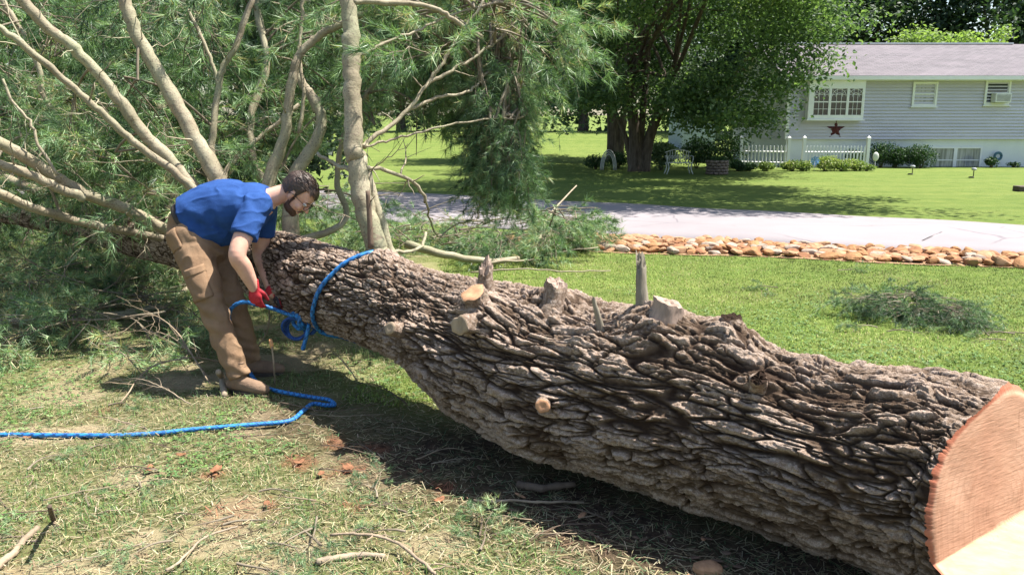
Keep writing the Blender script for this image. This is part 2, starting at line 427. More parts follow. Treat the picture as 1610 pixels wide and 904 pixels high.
# clover and broad weeds in the turf
x, y, r = scatter(60000, 1.6, 8, 14); P3 = np.stack([x, y, 0 * x], -1); cl = fbm(P3 * 1.8 + 3, 3, 91)
keep = (cl > -.04 + .16 * r.random(len(x))) & (dirt_at(x, y) < .4) & before_road(x, y + .9); x, y = x[keep], y[keep]; n = len(x)
zc = groundz(x, y) + r.uniform(.008, .03, n); C0 = np.stack([x, y, zc], -1); Vs, Fs, Cs = [], [], []
base = pick(r, n, [(.5, (.09, .17, .055)), (.3, (.13, .22, .06)), (.2, (.17, .26, .10))]); R = r.uniform(.006, .013, n); ph = r.uniform(0, 6.28, n)
for k in range(3):
    a = ph + k * 2.094; dd = np.stack([np.cos(a), np.sin(a), r.uniform(-.3, .5, n)], -1); ss = np.stack([-np.sin(a), np.cos(a), r.uniform(-.3, .3, n)], -1); R1 = R[:, None]
    Vs.append(np.stack([C0, C0 + dd * R1 * .9 + ss * R1 * .62, C0 + dd * R1 * 1.5, C0 + dd * R1 * .9 - ss * R1 * .62], 1).reshape(-1, 3)); Cs.append(np.repeat(base, 4, 0))
V = np.concatenate(Vs); F = (np.arange(3 * n)[:, None] * 4 + np.arange(4)); mb = MB(); mb.add(V, F, col=np.concatenate(Cs))
o = mb.build('clover', GRASSM, None, False); tag(o, 'low green clover growing through the thin turf', 'clover', kind='stuff')
# litter: shed needles, straw and bark crumbs
x, y, r = scatter(90000, 1.6, 8, 15); w = np.maximum(wear_at(x, y), dirt_at(x, y)); keep = (w > .2) & before_road(x, y + .9); x, y = x[keep], y[keep]; n = len(x)
z0 = groundz(x, y) + r.uniform(.004, .022, n); th = r.uniform(0, np.pi, n); L = r.uniform(.02, .07, n); dz = r.normal(0, .12, n); W = r.uniform(.0008, .002, n)
d = np.stack([np.cos(th), np.sin(th), dz], -1) * L[:, None]; s = np.stack([-np.sin(th), np.cos(th), 0 * th], -1) * W[:, None]; P = np.stack([x, y, z0], -1)
V = np.stack([P - d / 2 - s, P - d / 2 + s, P + d / 2 + s, P + d / 2 - s], 1).reshape(-1, 3)
rs = rust_at(x, y) + .25 * dirt_at(x, y)
c = pick(r, n, [(.35, (.34, .29, .17)), (.2, (.42, .37, .24)), (.2, (.22, .16, .10)), (.25, (.10, .16, .075))]); c = np.where((rs > .25 + .2 * r.random(n))[:, None], pick(r, n, [(.6, (.27, .12, .07)), (.4, (.20, .10, .06))]), c)
mb = MB(); mb.add(V, np.arange(n)[:, None] * 4 + np.arange(4), col=np.repeat(c, 4, 0))
o = mb.build('needle_litter', GRASSM, None, False); tag(o, 'dry needles and straw scattered over the trampled turf', 'litter', kind='stuff')
# ================================================================ THE FALLEN PINE
def bark_material():
    t = NT('furrowed_pine_bark'); h = t.attr('h'); cid = t.attr('cid')
    n1 = t.noise(7, 5, .65); n2 = t.noise(55, 6, .72); n3 = t.noise(260, 3, .7)
    plate = t.ramp(n1, [(.3, (.21, .135, .085)), (.5, (.35, .245, .17)), (.68, (.53, .395, .30))])
    plate = t.mix(t.ramp(cid.outputs['Fac'], [(0, (0, 0, 0)), (1, (.5, .5, .5))]), plate, (.46, .345, .27))
    plate = t.mix(t.ramp(n2, [(.4, (0, 0, 0)), (.68, (.7, .7, .7))]), plate, (.70, .58, .50))
    plate = t.mix(t.ramp(n3, [(.35, (.55, .55, .55)), (.55, (0, 0, 0))]), plate, (.085, .062, .048))
    lich = t.ramp(t.noise(16, 5, .75, dist=.6), [(.60, (0, 0, 0)), (.70, (.45, .45, .45))])
    plate = t.mix(lich, plate, (.26, .28, .20))
    crack = t.mix(n2, (.022, .014, .010), (.07, .042, .028))
    low = t.mix(n2, (.105, .070, .047), (.22, .155, .11))
    c = t.mix(t.ramp(h.outputs['Fac'], [(.12, (0, 0, 0)), (.42, (1, 1, 1))]), crack, low)  # cracks are naturally darker bark, deepened here to paint crevice shade
    c = t.mix(t.ramp(t.math('ADD', h.outputs['Fac'], t.math('MULTIPLY', t.math('ADD', n2, -.5), .9)), [(.46, (0, 0, 0)), (.84, (1, 1, 1))]), c, plate)  # weathered plate tops, lightened further as painted highlights
    t.col(c).rough(.93, .12)
    t.bump(t.math('ADD', t.math('MULTIPLY', n2, 1.0), t.math('MULTIPLY', n3, .5)), 1.0, .018)
    return t.m
BARK = bark_material()
# stations: pixel of the upper and lower outline, distance
ST = [((1640, 612), (1540, 985), 2.53), ((1585, 602), (1500, 945), 2.63), ((1480, 583), (1405, 905), 2.79), ((1350, 568), (1290, 862), 2.98), ((1240, 548), (1180, 825), 3.16), ((1150, 512), (1090, 798), 3.30),
      ((1075, 505), (1000, 772), 3.44), ((985, 488), (910, 742), 3.62), ((900, 470), (830, 715), 3.81), ((800, 447), (745, 668), 4.06), ((735, 432), (670, 608), 4.28), ((690, 425), (632, 570), 4.45), ((620, 402), (575, 543), 4.70), ((540, 392), (498, 516), 5.03),
      ((450, 366), (430, 478), 5.50), ((350, 350), (335, 438), 6.1), ((250, 342), (240, 412), 6.8), ((120, 322), (115, 372), 7.9), ((-40, 300), (-42, 340), 9.4)]
cen = np.array([Q((a[0] + b[0]) / 2, (a[1] + b[1]) / 2, t_) for a, b, t_ in ST])
rad = np.array([math.hypot(a[0] - b[0], a[1] - b[1]) * t_ / FPX / 2 for a, b, t_ in ST])
cf = spline(cen, 400); rf = spline(np.stack([rad, rad], -1), 400)[:, 0]
from numpy import convolve
def smooth1(a, k=9, it=2):
    for _ in range(it):
        ap = np.pad(a, ((k, k),) + ((0, 0),) * (a.ndim - 1), mode='reflect', reflect_type='odd')
        ker = np.ones(2 * k + 1) / (2 * k + 1)
        a = np.stack([np.convolve(ap[:, i], ker, 'valid') for i in range(a.shape[1])], -1)
    return a
cf = smooth1(cf, 12); seg = np.concatenate([[0], np.cumsum(np.linalg.norm(np.diff(cf, axis=0), axis=1))])
LT = seg[-1]
def axis_at(s): return np.stack([np.interp(s, seg, cf[:, k]) for k in range(3)], -1)
def rad_at(s): return np.interp(s, seg, rf)
TT = unit(np.gradient(cf, axis=0))
def frame_at(s):
    T = unit(np.stack([np.interp(s, seg, TT[:, k]) for k in range(3)], -1)); N = unit(np.cross(T, (0, 0, 1.))); U = np.cross(N, T); return T, N, U
def surf(s, th, extra=0.0):
    s = np.atleast_1d(s); th = np.atleast_1d(th); T, N, U = frame_at(s)
    return axis_at(s) + (rad_at(s) + extra)[:, None] * (np.cos(th)[:, None] * N + np.sin(th)[:, None] * U)
_sg, _tg = np.meshgrid(np.linspace(0, LT, 500), np.linspace(0, 2 * np.pi, 180, endpoint=False)); _sg, _tg = _sg.ravel(), _tg.ravel()
_pg = surf(_sg, _tg); _px, _py, _pt = proj(_pg)
def surf_at(px, py):
    m = (np.hypot(_px - px, _py - py) < 14); idx = np.where(m)[0]
    if len(idx) == 0: idx = np.argsort(np.hypot(_px - px, _py - py))[:20]
    k = idx[np.argmin(_pt[idx] + np.hypot(_px[idx] - px, _py[idx] - py) * .004)]
    T, N, U = frame_at(_sg[k:k + 1]); n = math.cos(_tg[k]) * N[0] + math.sin(_tg[k]) * U[0]
    return _pg[k], n, _sg[k], _tg[k], T[0]
# knots swell the trunk: pixel, height, width
KN = [(745, 470, .07, .13), (770, 505, .075, .12), (865, 462, .07, .13), (1000, 490, .05, .10), (1045, 505, .09, .14), (1190, 600, .035, .07), (1150, 520, .075, .13), (600, 398, .06, .12), (630, 515, .03, .07),
      (855, 635, .02, .06), (1420, 640, .03, .12), (1275, 640, -.02, .12), (920, 530, .03, .08), (700, 600, .03, .16), (830, 690, .03, .18), (1360, 760, .02, .15), (905, 545, .02, .05), (1500, 760, .02, .08)]
KNW = [(surf_at(a, b)[0], h, w) for a, b, h, w in KN]
S_END = 0.035                 # where the saw cut the butt
def base_disp(P):
    d = np.zeros(len(P))
    for c, h, w in KNW: d += h * np.exp(-((P - c) ** 2).sum(1) / (2 * (w * .62) ** 2))
    return d
def bark_height(P, s):
    """P surface point; returns plate height 0..1 and cell id, furrows running along the trunk"""
    T, N, U = frame_at(s); rel = P - axis_at(s); a = (rel * N).sum(1); b = (rel * U).sum(1)
    C = np.stack([s, a, b], -1)
    k = np.ones(len(P))
    for c, h, w in KNW:      # the grain flows round the knots
        dd = P - c; g = np.exp(-(dd ** 2).sum(1) / (2 * (w * 1.1) ** 2)); C[:, 0] += g * .05
        k = k * 1
    Wp = np.stack([C[:, 0] * 2.2, C[:, 1] * 5, C[:, 2] * 5], -1)
    W1, W2, W3 = fbm(Wp, 3, 11), fbm(Wp, 3, 21), fbm(Wp, 3, 41)
    C2 = C + np.stack([W3 * .08, W1 * .048, W2 * .048], -1)
    f = sstep(s, 2.0, 3.6)
    def ridged(sc, seed, o=2): return np.abs(fbm(C2 * np.array(sc) + seed * 3.7, o, seed))
    # long wavy fissures of the old butt
    r1 = ridged((1.3, 11., 11.), 61); r2 = ridged((2.0, 18., 18.), 66); r3 = ridged((4.0, 32., 32.), 71)
    cr = np.minimum(np.minimum(sstep(r1, .0, .050) * .85 + .15, sstep(r2, .004, .042) * .75 + .25), sstep(r3, .0, .05) * .62 + .38)
    A1, A2, ia = worley(C2 * np.array([4.0, 24., 24.]), 3); cr = np.minimum(cr, sstep(A2 - A1, .0, .12) * .8 + .2)
    # scaly plates of the upper trunk
    B1, B2, ib = worley(C2 * np.array([11., 32., 32.]), 5); r4 = ridged((5., 15., 15.), 76)
    cb = np.minimum(sstep(B2 - B1, .0, .16) * .8 + .2, sstep(r4, .0, .06))
    major = cr * (1 - f) + cb * f; tilt = ia * (1 - f) + ib * f
    C3 = C + np.stack([W1 * .03, W2 * .03, W3 * .03], -1)
    D1, D2, idd = worley(C3 * np.array([16., 48., 48.]), 7); ed = sstep(D2 - D1, .0, .16)
    q = fbm(C3 * np.array([7., 34, 34.]), 3, 86) * 7 + tilt * 2; fl = np.floor(q); ter = (fl + sstep(q - fl, .86, 1.0)) / 7      # flakes lying on flakes
    h = major * (.50 + .24 * tilt + .70 * ter + .12 * ed) + (.30 * fbm(C3 * np.array([24, 62, 62.]), 3, 81) - .22 * np.abs(fbm(C3 * np.array([30, 95, 95.]), 2, 83))) * (.4 + .6 * major) + .04 * idd * major + .10 * np.abs(fbm(C3 * np.array([14., 50, 50.]), 2, 95))
    return h, tilt
NS, NTH = 1650, 680
uu = np.linspace(0, 1, NS); sv = S_END + (LT - S_END) * (0.55 * uu + 0.45 * uu ** 2.2)
tv = np.arange(NTH) * 2 * np.pi / NTH
SS, TH = np.meshgrid(sv, tv, indexing='ij'); s_, t_ = SS.ravel(), TH.ravel()
# the saw face: a slanted plane above, a felling notch below whose lower wood runs on past it
def cut_shift(s, th):
    T, N, U = frame_at(s); a = rad_at(s) * np.cos(th); b = rad_at(s) * np.sin(th)
    return a, b
FACE_TILT = -0.20
def end_offset(a, b):
    """extra length (towards the butt, m) of the wood at cross-section position a (side), b (up)"""
    hinge = -.075 - .08 * a * SIDE
    low = np.clip(hinge - b, 0, .5)
    return -a * FACE_TILT * SIDE - b * .13 + low * 1.9 * 1.0
Tq, Nq, Uq = frame_at(np.array([S_END])); SIDE = 1.0 if np.dot(Nq[0], Q(1500, 700, 2.0) - Q(1500, 700, 2.6)) > 0 else -1.0
a_, b_ = cut_shift(s_, t_)
w_ = np.clip(1 - (s_ - S_END) / .9, 0, 1) ** 1.0
s_sh = s_ - end_offset(a_, b_) * w_
def ext_axis(s):            # straight on beyond the last station
    P = axis_at(np.clip(s, 0, None)); T0 = TT[0]; return P + np.where(s < 0, s, 0)[:, None] * T0
T, N, U = frame_at(np.clip(s_sh, 0, None)); rr = rad_at(np.clip(s_sh, 0, None)) * (1 + .02 * np.sin(3 * t_ + s_ * 2) + .018 * np.sin(5 * t_ - s_ * 3 + 1))
rdir = np.cos(t_)[:, None] * N + np.sin(t_)[:, None] * U
P0 = ext_axis(s_sh) + rr[:, None] * rdir
# lumps of the trunk
lump = .022 * fbm(P0 * 3.0, 3, 101) + .012 * fbm(P0 * 8.0, 2, 111)
kd = base_disp(P0)
flat = (P0[:, 2] < .02)
P1 = P0 + (lump + kd)[:, None] * rdir
h, tilt = bark_height(P0, s_sh)
depth = (.038 * (1 - sstep(s_, 2.4, 3.8)) + .022 * sstep(s_, 2.4, 3.8)) * (1 - .75 * sstep(s_, 4.6, 6.5)) * (.45 + .55 * sstep(s_, S_END, S_END + .12))
P2 = P1 + ((h - .8) * depth)[:, None] * rdir
P2[:, 2] = np.maximum(P2[:, 2], -.06)
i = np.arange(NS - 1)[:, None] * NTH; j = np.arange(NTH)[None]; k = (j + 1) % NTH
F = np.stack([i + j, i + NTH + j, i + NTH + k, i + k], -1).reshape(-1, 4)
TREE = empty('fallen_pine_tree', (axis_at(np.array([.3]))[0][0], axis_at(np.array([.3]))[0][1], 0), 'huge felled pine with furrowed bark lying across the yard, its limbs still on', 'fallen tree')
trunk = link('trunk', mkmesh('trunk', P2, F, BARK, True, dict(h=h, cid=tilt)), TREE)
# sawn face: rings from the rim inwards
rim = P2[:NTH]; ctr = ext_axis(np.array([S_END]))[0]
nr = 46; Vf = []; e0 = Nq[0] * 0
Tn, Nn, Un = Tq[0], Nq[0], Uq[0]
ra, rb = (rim - ctr) @ Nn, (rim - ctr) @ Un
def csm(a, k=22): return np.convolve(np.concatenate([a[-k:], a, a[:k]]), np.ones(2 * k + 1) / (2 * k + 1), 'valid')
ra_s, rb_s = csm(ra) * .985, csm(rb) * .985
for k in range(nr + 1):
    f = 1 - k / nr; g_ = f ** 60; a, b = ra_s * f + (ra - ra_s) * g_, rb_s * f + (rb - rb_s) * g_
    off = end_offset(a, b)
    real_rim = (rim - ctr) @ Tn
    rim_off = end_offset(ra, rb)
    tpos = -off + (real_rim + rim_off) * f ** 60
    Pk = ctr + a[:, None] * Nn + b[:, None] * Un + tpos[:, None] * Tn
    Vf.append(Pk)
Vf = np.concatenate(Vf)
gr = .004 * fbm(Vf * 9, 3, 6)
Vf = Vf - gr[:, None] * Tn * np.repeat(np.linspace(0, 1, nr + 1) > .02, NTH)[:, None]
i = np.arange(nr)[:, None] * NTH; j = np.arange(NTH)[None]; k = (j + 1) % NTH
Ff = np.stack([i + j, i + k, i + NTH + k, i + NTH + j], -1).reshape(-1, 4)
fr = np.repeat(1 - np.arange(nr + 1) / nr, NTH)
t = NT('fresh_sawn_wood'); rr_ = t.attr('ring'); lowa = t.attr('low')
ringn = t.math('SINE', t.math('MULTIPLY', t.math('ADD', rr_.outputs['Fac'], t.math('MULTIPLY', t.noise(5, 4, .6), .09)), 85.0))
c = t.ramp(t.noise(5, 4, .6), [(.3, (.45, .235, .15)), (.55, (.52, .295, .195)), (.8, (.58, .35, .24))])
c = t.mix(t.ramp(ringn, [(.35, (0, 0, 0)), (1, (.22, .22, .22))]), c, (.34, .17, .10))
kerf = t.noise(1.0, 4, .6, t.mapping((14, 14, 120), (0.5, .15, 0)))
c = t.mix(t.ramp(kerf, [(.5, (0, 0, 0)), (.72, (.4, .4, .4))]), c, (.42, .22, .13))
c = t.mix(lowa.outputs['Fac'], c, t.ramp(t.noise(1.0, 5, .6, t.mapping((6, 40, 30), (0, 0, .4))), [(.3, (.36, .245, .14)), (.7, (.48, .36, .22))]))
c = t.mix(t.ramp(rr_.outputs['Fac'], [(.965, (0, 0, 0)), (.985, (.9, .9, .9))]), c, (.33, .10, .055))
st_ = t.ramp(t.noise(2.4, 4, .7, dist=1.5), [(.52, (0, 0, 0)), (.62, (.35, .35, .35)), (.66, (0, 0, 0))]); c = t.mix(st_, c, (.30, .14, .08)); fleck_ = t.ramp(t.noise(1.0, 3, .5, t.mapping((60, 60, 9))), [(.66, (0, 0, 0)), (.74, (.5, .5, .5))]); c = t.mix(fleck_, c, (.30, .15, .09))
t.col(c).rough(.75, .2).bump(t.math('ADD', kerf, t.math('MULTIPLY', ringn, .03)), .35, .006); SAWN = t.m
lowm = ((rb[None] * (1 - np.arange(nr + 1) / nr)[:, None]) < (-.075 - .08 * SIDE * ra[None] * (1 - np.arange(nr + 1) / nr)[:, None])).ravel().astype(float)
link('sawn_face', mkmesh('sawn_face', Vf, Ff, SAWN, True, dict(ring=fr, low=lowm)), TREE)

def pale_wood(name, c, sc=20):
    t = NT(name); g = t.noise(1.0, 5, .65, t.mapping((sc, sc, sc * .25))); t.col(t.ramp(g, [(.3, tuple(v * .6 for v in c)), (.55, c), (.8, tuple(min(.9, v * 1.25) for v in c))])).rough(.8, .2).bump(g, .5, .01); return t.m
STUBW = pale_wood('stub_cut_wood', (.29, .22, .15)); REDW = pale_wood('fresh_orange_cut', (.46, .25, .14)); PALE = pale_wood('pale_split_wood', (.33, .245, .195)); GREYW = pale_wood('grey_dead_wood', (.24, .21, .16))
def stub(px, py, d_to, r0, r1, L, face_mat, side_mat, jag=0.0, seed=0, name='branch_stub', sink=.11, flare=1.45):
    """a cut limb stump growing from the trunk at that place towards a direction"""
    p, n, s0, th0, T0 = surf_at(px, py); d = unit(np.asarray(d_to, float)); p = p + n * .02
    r = np.random.default_rng(seed); m = 10; P = np.array([p + d * (L * f - sink * (1 - f)) for f in np.linspace(0, 1, m)]); R = r1 + (r0 * flare - r1) * (1 - np.linspace(0, 1, m)) ** 2.2
    V, Fq = tube(P, R, 28, caps=False); V += (.010 * fbm(V * np.array([30, 30, 30.]), 3, seed) + .008 * vn(V * 60, seed))[:, None] * unit(V - np.repeat(P, 28, 0)) * (R.mean() / .06)
    last = V[-28:]; 
    if jag: last += d * ((np.sin(np.arange(28) * 2 * np.pi / 28 + r.uniform(0, 6)) * .9 + np.sin(np.arange(28) * 6 * np.pi / 28 + r.uniform(0, 6)) * .35 + r.uniform(-.35, .35, 28)) * jag)[:, None]; V[-28:] = last
    hh = np.full(len(V), .7)
    st = link(name, mkmesh(name, V, Fq, side_mat, True, dict(h=hh, cid=hh * .4)), TREE)
    c = last.mean(0); rings = [last]
    for f in (.9, .6, .3): rings.append(c + (last - c) * f + d * (.004 if not jag else r.uniform(-jag, jag, (28, 1)) * .6))
    V = np.concatenate(rings + [c[None]]); i = np.arange(3)[:, None] * 28; j = np.arange(28)[None]; k = (j + 1) % 28
    F1 = np.stack([i + j, i + k, i + 28 + k, i + 28 + j], -1).reshape(-1, 4); F2 = np.stack([84 + j[0], 84 + k[0], np.full(28, 112)], -1)
    me = mkmesh('cut_face', V, [F1, F2], face_mat, not jag)
    cfo = link('cut_face', me, None); cfo.parent = st
    return st
LIMB_STOPS = None
def limb_material():
    t = NT('smooth_limb_bark'); n1 = t.noise(5, 5, .6); n2 = t.noise(40, 5, .7); ring = t.noise(1.0, 3, .6, t.mapping((3, 3, 26)))
    c = t.ramp(n1, [(.3, (.19, .155, .11)), (.5, (.28, .24, .165)), (.7, (.37, .33, .24))])
    c = t.mix(t.ramp(n2, [(.5, (0, 0, 0)), (.7, (.55, .55, .55))]), c, (.20, .135, .10))
    c = t.mix(t.ramp(t.noise(2.1, 3, .5), [(.45, (0, 0, 0)), (.7, (.5, .5, .5))]), c, (.26, .29, .17))
    c = t.mix(t.ramp(t.noise(90, 2, .5), [(.56, (0, 0, 0)), (.66, (.65, .65, .65))]), c, (.12, .085, .065)); scar = t.ramp(t.noise(1.0, 4, .7, t.mapping((4, 4, 14)), dist=.8), [(.60, (0, 0, 0)), (.68, (.6, .6, .6))]); c = t.mix(scar, c, (.15, .10, .075))
    t.col(c).rough(.75, .25).bump(t.math('ADD', t.math('MULTIPLY', n2, .7), t.math('MULTIPLY', ring, .5)), .5, .012); return t.m
LIMBM = limb_material()
# the butt's own stubs, snags and knots
stub(757, 460, (.05, .0, 1), .07, .034, .14, PALE, BARK, .035, 1)             # splintered upright stub
stub(752, 478, (-.35, -.3, .75), .075, .06, .09, REDW, BARK, 0, 2)             # flat-topped orange cut
stub(752, 508, (-.55, -.75, .12), .068, .045, .12, STUBW, BARK, 0, 3)         # round stub facing the camera
stub(628, 517, (-.5, -.75, .3), .045, .034, .10, STUBW, BARK, 0, 4)
stub(855, 634, (-.1, -.9, .15), .036, .03, .045, REDW, BARK, 0, 5)
stub(868, 468, (.15, .1, .8), .075, .05, .09, PALE, BARK, .020, 6, flare=1.2)
stub(1040, 514, (.25, .10, .8), .085, .068, .105, PALE, PALE, .012, 7, flare=1.0)
stub(1012, 492, (-.06, .1, 1), .036, .021, .24, GREYW, GREYW, .04, 8, 'broken_snag')
stub(940, 500, (-.25, -.1, .9), .03, .009, .10, GREYW, GREYW, .02, 9, 'broken_snag')
stub(1190, 604, (-.2, -.6, .55), .05, .03, .045, BARK, BARK, .012, 10)
stub(1150, 516, (-.1, .1, 1), .06, .04, .06, BARK, BARK, .01, 12)
# ---------------------------------------------------------------- limbs of the fallen pine
def nearest_trunk(p):
    k = np.argmin(((cf - p) ** 2).sum(1)); return cf[k], rf[k]
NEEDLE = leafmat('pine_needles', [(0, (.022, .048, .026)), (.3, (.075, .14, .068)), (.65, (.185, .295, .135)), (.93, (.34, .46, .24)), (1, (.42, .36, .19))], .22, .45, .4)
t = NT('thin_twig_bark'); t.col(t.ramp(t.noise(6, 3, .6), [(.3, (.11, .085, .06)), (.7, (.24, .205, .15))])).rough(.8, .2); TWIGM = t.m
# sprays: a twig with side twigs, each ending in brushes of long needles
def tuft(P, D, n, L, spread, r, w=.0031):
    N_ = len(P); u = unit(np.cross(D, r.normal(size=(N_, 3)))); v = np.cross(D, u)
    D_, u, v, P_ = [np.repeat(a, n, 0) for a in (unit(D), u, v, P)]
    a = r.uniform(0, 2 * np.pi, N_ * n)[:, None]; sp = (r.random(N_ * n) ** .6 * spread)[:, None]
    d = unit(D_ * np.cos(sp) + (u * np.cos(a) + v * np.sin(a)) * np.sin(sp)); l = (L * r.uniform(.7, 1.15, N_ * n))[:, None]
    s = unit(np.cross(d, r.normal(size=d.shape))) * w
    sag = np.zeros_like(d); sag[:, 2] = -.10
    b = P_ - D_ * r.uniform(0, .035, N_ * n)[:, None]; tip = b + (d + sag) * l
    V = np.stack([b - s, b + s, tip], 1).reshape(-1, 3)
    rn = np.repeat(np.clip(np.repeat(r.normal(.45, .16, N_), n) + r.normal(0, .14, N_ * n), 0, .95), 3)
    return V, np.arange(N_ * n)[:, None] * 3 + np.arange(3), rn
def make_spray(seed, L=.75, nside=6, curve=.25):
    r = np.random.default_rng(seed); tw = MB(); tp, td = [], []
    m = 9; ax = np.zeros((m, 3)); u = np.linspace(0, 1, m); ax[:, 0] = u * L; ax[:, 2] = -curve * u ** 2 * L + .03 * r.normal(size=m).cumsum() * .3; ax[:, 1] = .025 * r.normal(size=m).cumsum()
    tw.tube(ax, np.linspace(.0055, .002, m), 4, False)
    for k in range(nside):
        f = .25 + .7 * k / nside + r.uniform(-.03, .03); i = int(f * (m - 1)); p = ax[i]; t0 = unit(ax[min(i + 1, m - 1)] - ax[i])
        sd = (1 if k % 2 else -1); dr = unit(t0 * .8 + np.array([0, sd * .8, r.uniform(-.35, .35)])); l = L * (.5 - .3 * f) * r.uniform(.7, 1.3)
        q = p + dr * np.linspace(0, 1, 5)[:, None] * l; q[:, 2] -= .12 * l * np.linspace(0, 1, 5) ** 2; q[1:] += r.normal(0, .01, (4, 3))
        tw.tube(q, np.linspace(.003, .0015, 5), 3, False)
        for g in (.55, .8, 1.0):
            j = min(4, int(round(g * 4))); tp.append(q[j]); td.append(unit(q[j] - q[j - 1]))
            if g < 1: tp.append(q[j] + dr * .03); td.append(unit(dr + r.normal(0, .5, 3)))
    for g in np.linspace(.5, 1, 6):
        j = int(round(g * (m - 1))); tp.append(ax[j]); td.append(unit(ax[j] - ax[j - 1] + r.normal(0, .12, 3)))
    Vn, Fn, rn = tuft(np.array(tp), np.array(td), 11, .125, 1.05, r)
    Vt = np.concatenate(tw.V); Ft = np.concatenate(tw.F[4])
    return Vt, Ft, Vn, Fn, rn
SPR = [make_spray(200 + k, .55 + .06 * k, 5 + k % 3, .15 + .1 * (k % 4)) for k in range(8)]
def basis(d, roll):
    d = unit(d); s = unit(np.cross((0, 0, 1.), d)) if abs(d[2]) < .99 else np.array([0, 1., 0]); u = np.cross(d, s)
    c, n = math.cos(roll), math.sin(roll); return np.stack([d, s * c + u * n, u * c - s * n], 0)
class Foliage:
    """collects sprays: their twigs into one mesh, their needles into another"""
    def __init__(s): s.tw = MB(); s.nd = MB(); s.cnt = 0
    def spray(s, p, d, sc, r, shift=0.0):
        for f_ in (0, .4, .8):
            x_, y_, t_ = proj(p + np.asarray(d) * f_ * sc * .75)
            if t_[0] > 4 and 585 < x_[0] < 718 and 192 < y_[0] < 318 and r.random() < .95: return
            if f_ > 0 and ((np.hypot(FRX - x_[0], FRY - y_[0]) < 24) & (FRT > t_[0] - .05)).any() and r.random() < .92: return
            if t_[0] > 4 and ((738 < x_[0] < 838 and 322 < y_[0] < 362) or (668 < x_[0] < 738 and 300 < y_[0] < 345)) and r.random() < .85: return
            if t_[0] > 4 and 935 < x_[0] and 350 < y_[0] < 412 and r.random() < .7: return
            if t_[0] > 4 and 850 < x_[0] < 960 and 150 < y_[0] < 335: return
        Vt, Ft, Vn, Fn, rn = SPR[r.integers(len(SPR))]; B = basis(d, r.uniform(-.9, .9)) * sc
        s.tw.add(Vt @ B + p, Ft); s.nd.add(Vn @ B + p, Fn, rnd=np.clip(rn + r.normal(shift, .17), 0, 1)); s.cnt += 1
def bough(fo, a, d, L, r, r0=.012, nsp=5, droop=.25, sc=1.0, shift=0.0, scr=(.8, 1.15)):
    """a branch from a towards d, set with sprays along its outer part"""
    m = 12; u = np.linspace(0, 1, m)[:, None]; d = unit(d); w = unit(r.normal(size=3)) * .08 * L
    q = a + d * u * L + w * np.sin(u * 3.1) + np.array([0, 0, -1.]) * droop * L * u ** 2; q[1:] += r.normal(0, .008 * L, (m - 1, 3)).cumsum(0) * .5
    fo.tw.tube(q, np.linspace(r0, r0 * .3, m), 5, False)
    for k in range(nsp):
        f = .3 + .7 * (k + 1) / nsp; i = min(m - 1, int(f * (m - 1))); t0 = unit(q[i] - q[i - 1]); sd = r.normal(size=3); sd[2] *= .5
        fo.spray(q[i], unit(t0 + (.75 * unit(sd) if k < nsp - 1 else .15 * sd) + np.array([0, 0, -.12])), sc * r.uniform(*scr), r, shift)
    return q
LIMBS = {}
def limb(key, pts, w0, w1, t0, t1, label=None, root=True, n=None, seed=0, tmid=None, seg_n=14, knots=True):
    """pts in photo pixels; w in pixels; t distance"""
    m = len(pts); pt = np.array(pts, float); L = np.concatenate([[0], np.cumsum(np.hypot(*np.diff(pt, axis=0).T))]); f = L / L[-1]
    ts = t0 + (t1 - t0) * f if tmid is None else np.interp(f, [0, .5, 1], [t0, tmid, t1])
    P = np.array([Q(x, y, tt) for (x, y), tt in zip(pts, ts)]); R = (w0 + (w1 - w0) * f ** .8) * ts / FPX / 2
    if root:
        c, rr = nearest_trunk(P[0]); P = np.concatenate([[c + (P[0] - c) * .25], P]); R = np.concatenate([[R[0] * 1.35], R])
    n = n or max(14, int(L[-1] / 8)); Pn = spline(P, n); Rn = spline(np.stack([R, R], -1), n)[:, 0]
    r = np.random.default_rng(seed + 5); 
    Pn[1:] += r.normal(0, .004, (n - 1, 3))
    if knots:
        for k in r.choice(n, max(1, n // 12), replace=False): Rn[k] *= 1.13; Rn[max(0, k - 1)] *= 1.08; Rn[min(n - 1, k + 1)] *= 1.08
    V, F = tube(Pn, Rn, seg_n); ctr = np.concatenate([np.repeat(Pn, seg_n, 0), Pn[:1], Pn[-1:]])
    V = V + (.035 * fbm(V * 12, 3, seed) * np.concatenate([np.repeat(Rn, seg_n), [0, 0]]))[:, None] * unit(V - ctr)
    LIMBS[key] = dict(P=Pn, R=Rn, mb=MB(), fo=Foliage(), label=label); LIMBS[key]['mb'].add(V, F)
    return LIMBS[key]
# the limbs standing up from the trunk, left to right (pixels of the photograph)
limb('a', [(352, 300), (345, 285), (305, 215), (270, 150), (240, 100), (212, 45), (195, 0), (172, -60), (150, -120)], 27, 17, 5.75, 5.5, seed=1)
limb('b', [(325, 318), (305, 296), (265, 250), (221, 204), (190, 160), (150, 111), (112, 72), (75, 44), (35, 0), (-10, -50), (-60, -110)], 21, 14, 5.75, 5.0, seed=2)
limb('c', [(328, 322), (310, 301), (262, 262), (212, 226), (170, 186), (128, 150), (66, 95), (0, 44), (-60, 5)], 14, 9, 5.7, 4.8, seed=3)
limb('d', [(280, 372), (265, 363), (230, 345), (195, 327), (160, 314), (133, 305), (105, 290), (80, 274), (40, 248), (0, 226), (-60, 200)], 17, 19, 6.1, 5.0, seed=4)
limb('e', [(133, 312), (118, 304), (98, 299), (60, 281), (30, 268), (0, 258), (-60, 240)], 15, 14, 5.55, 5.0, root=False, seed=5)
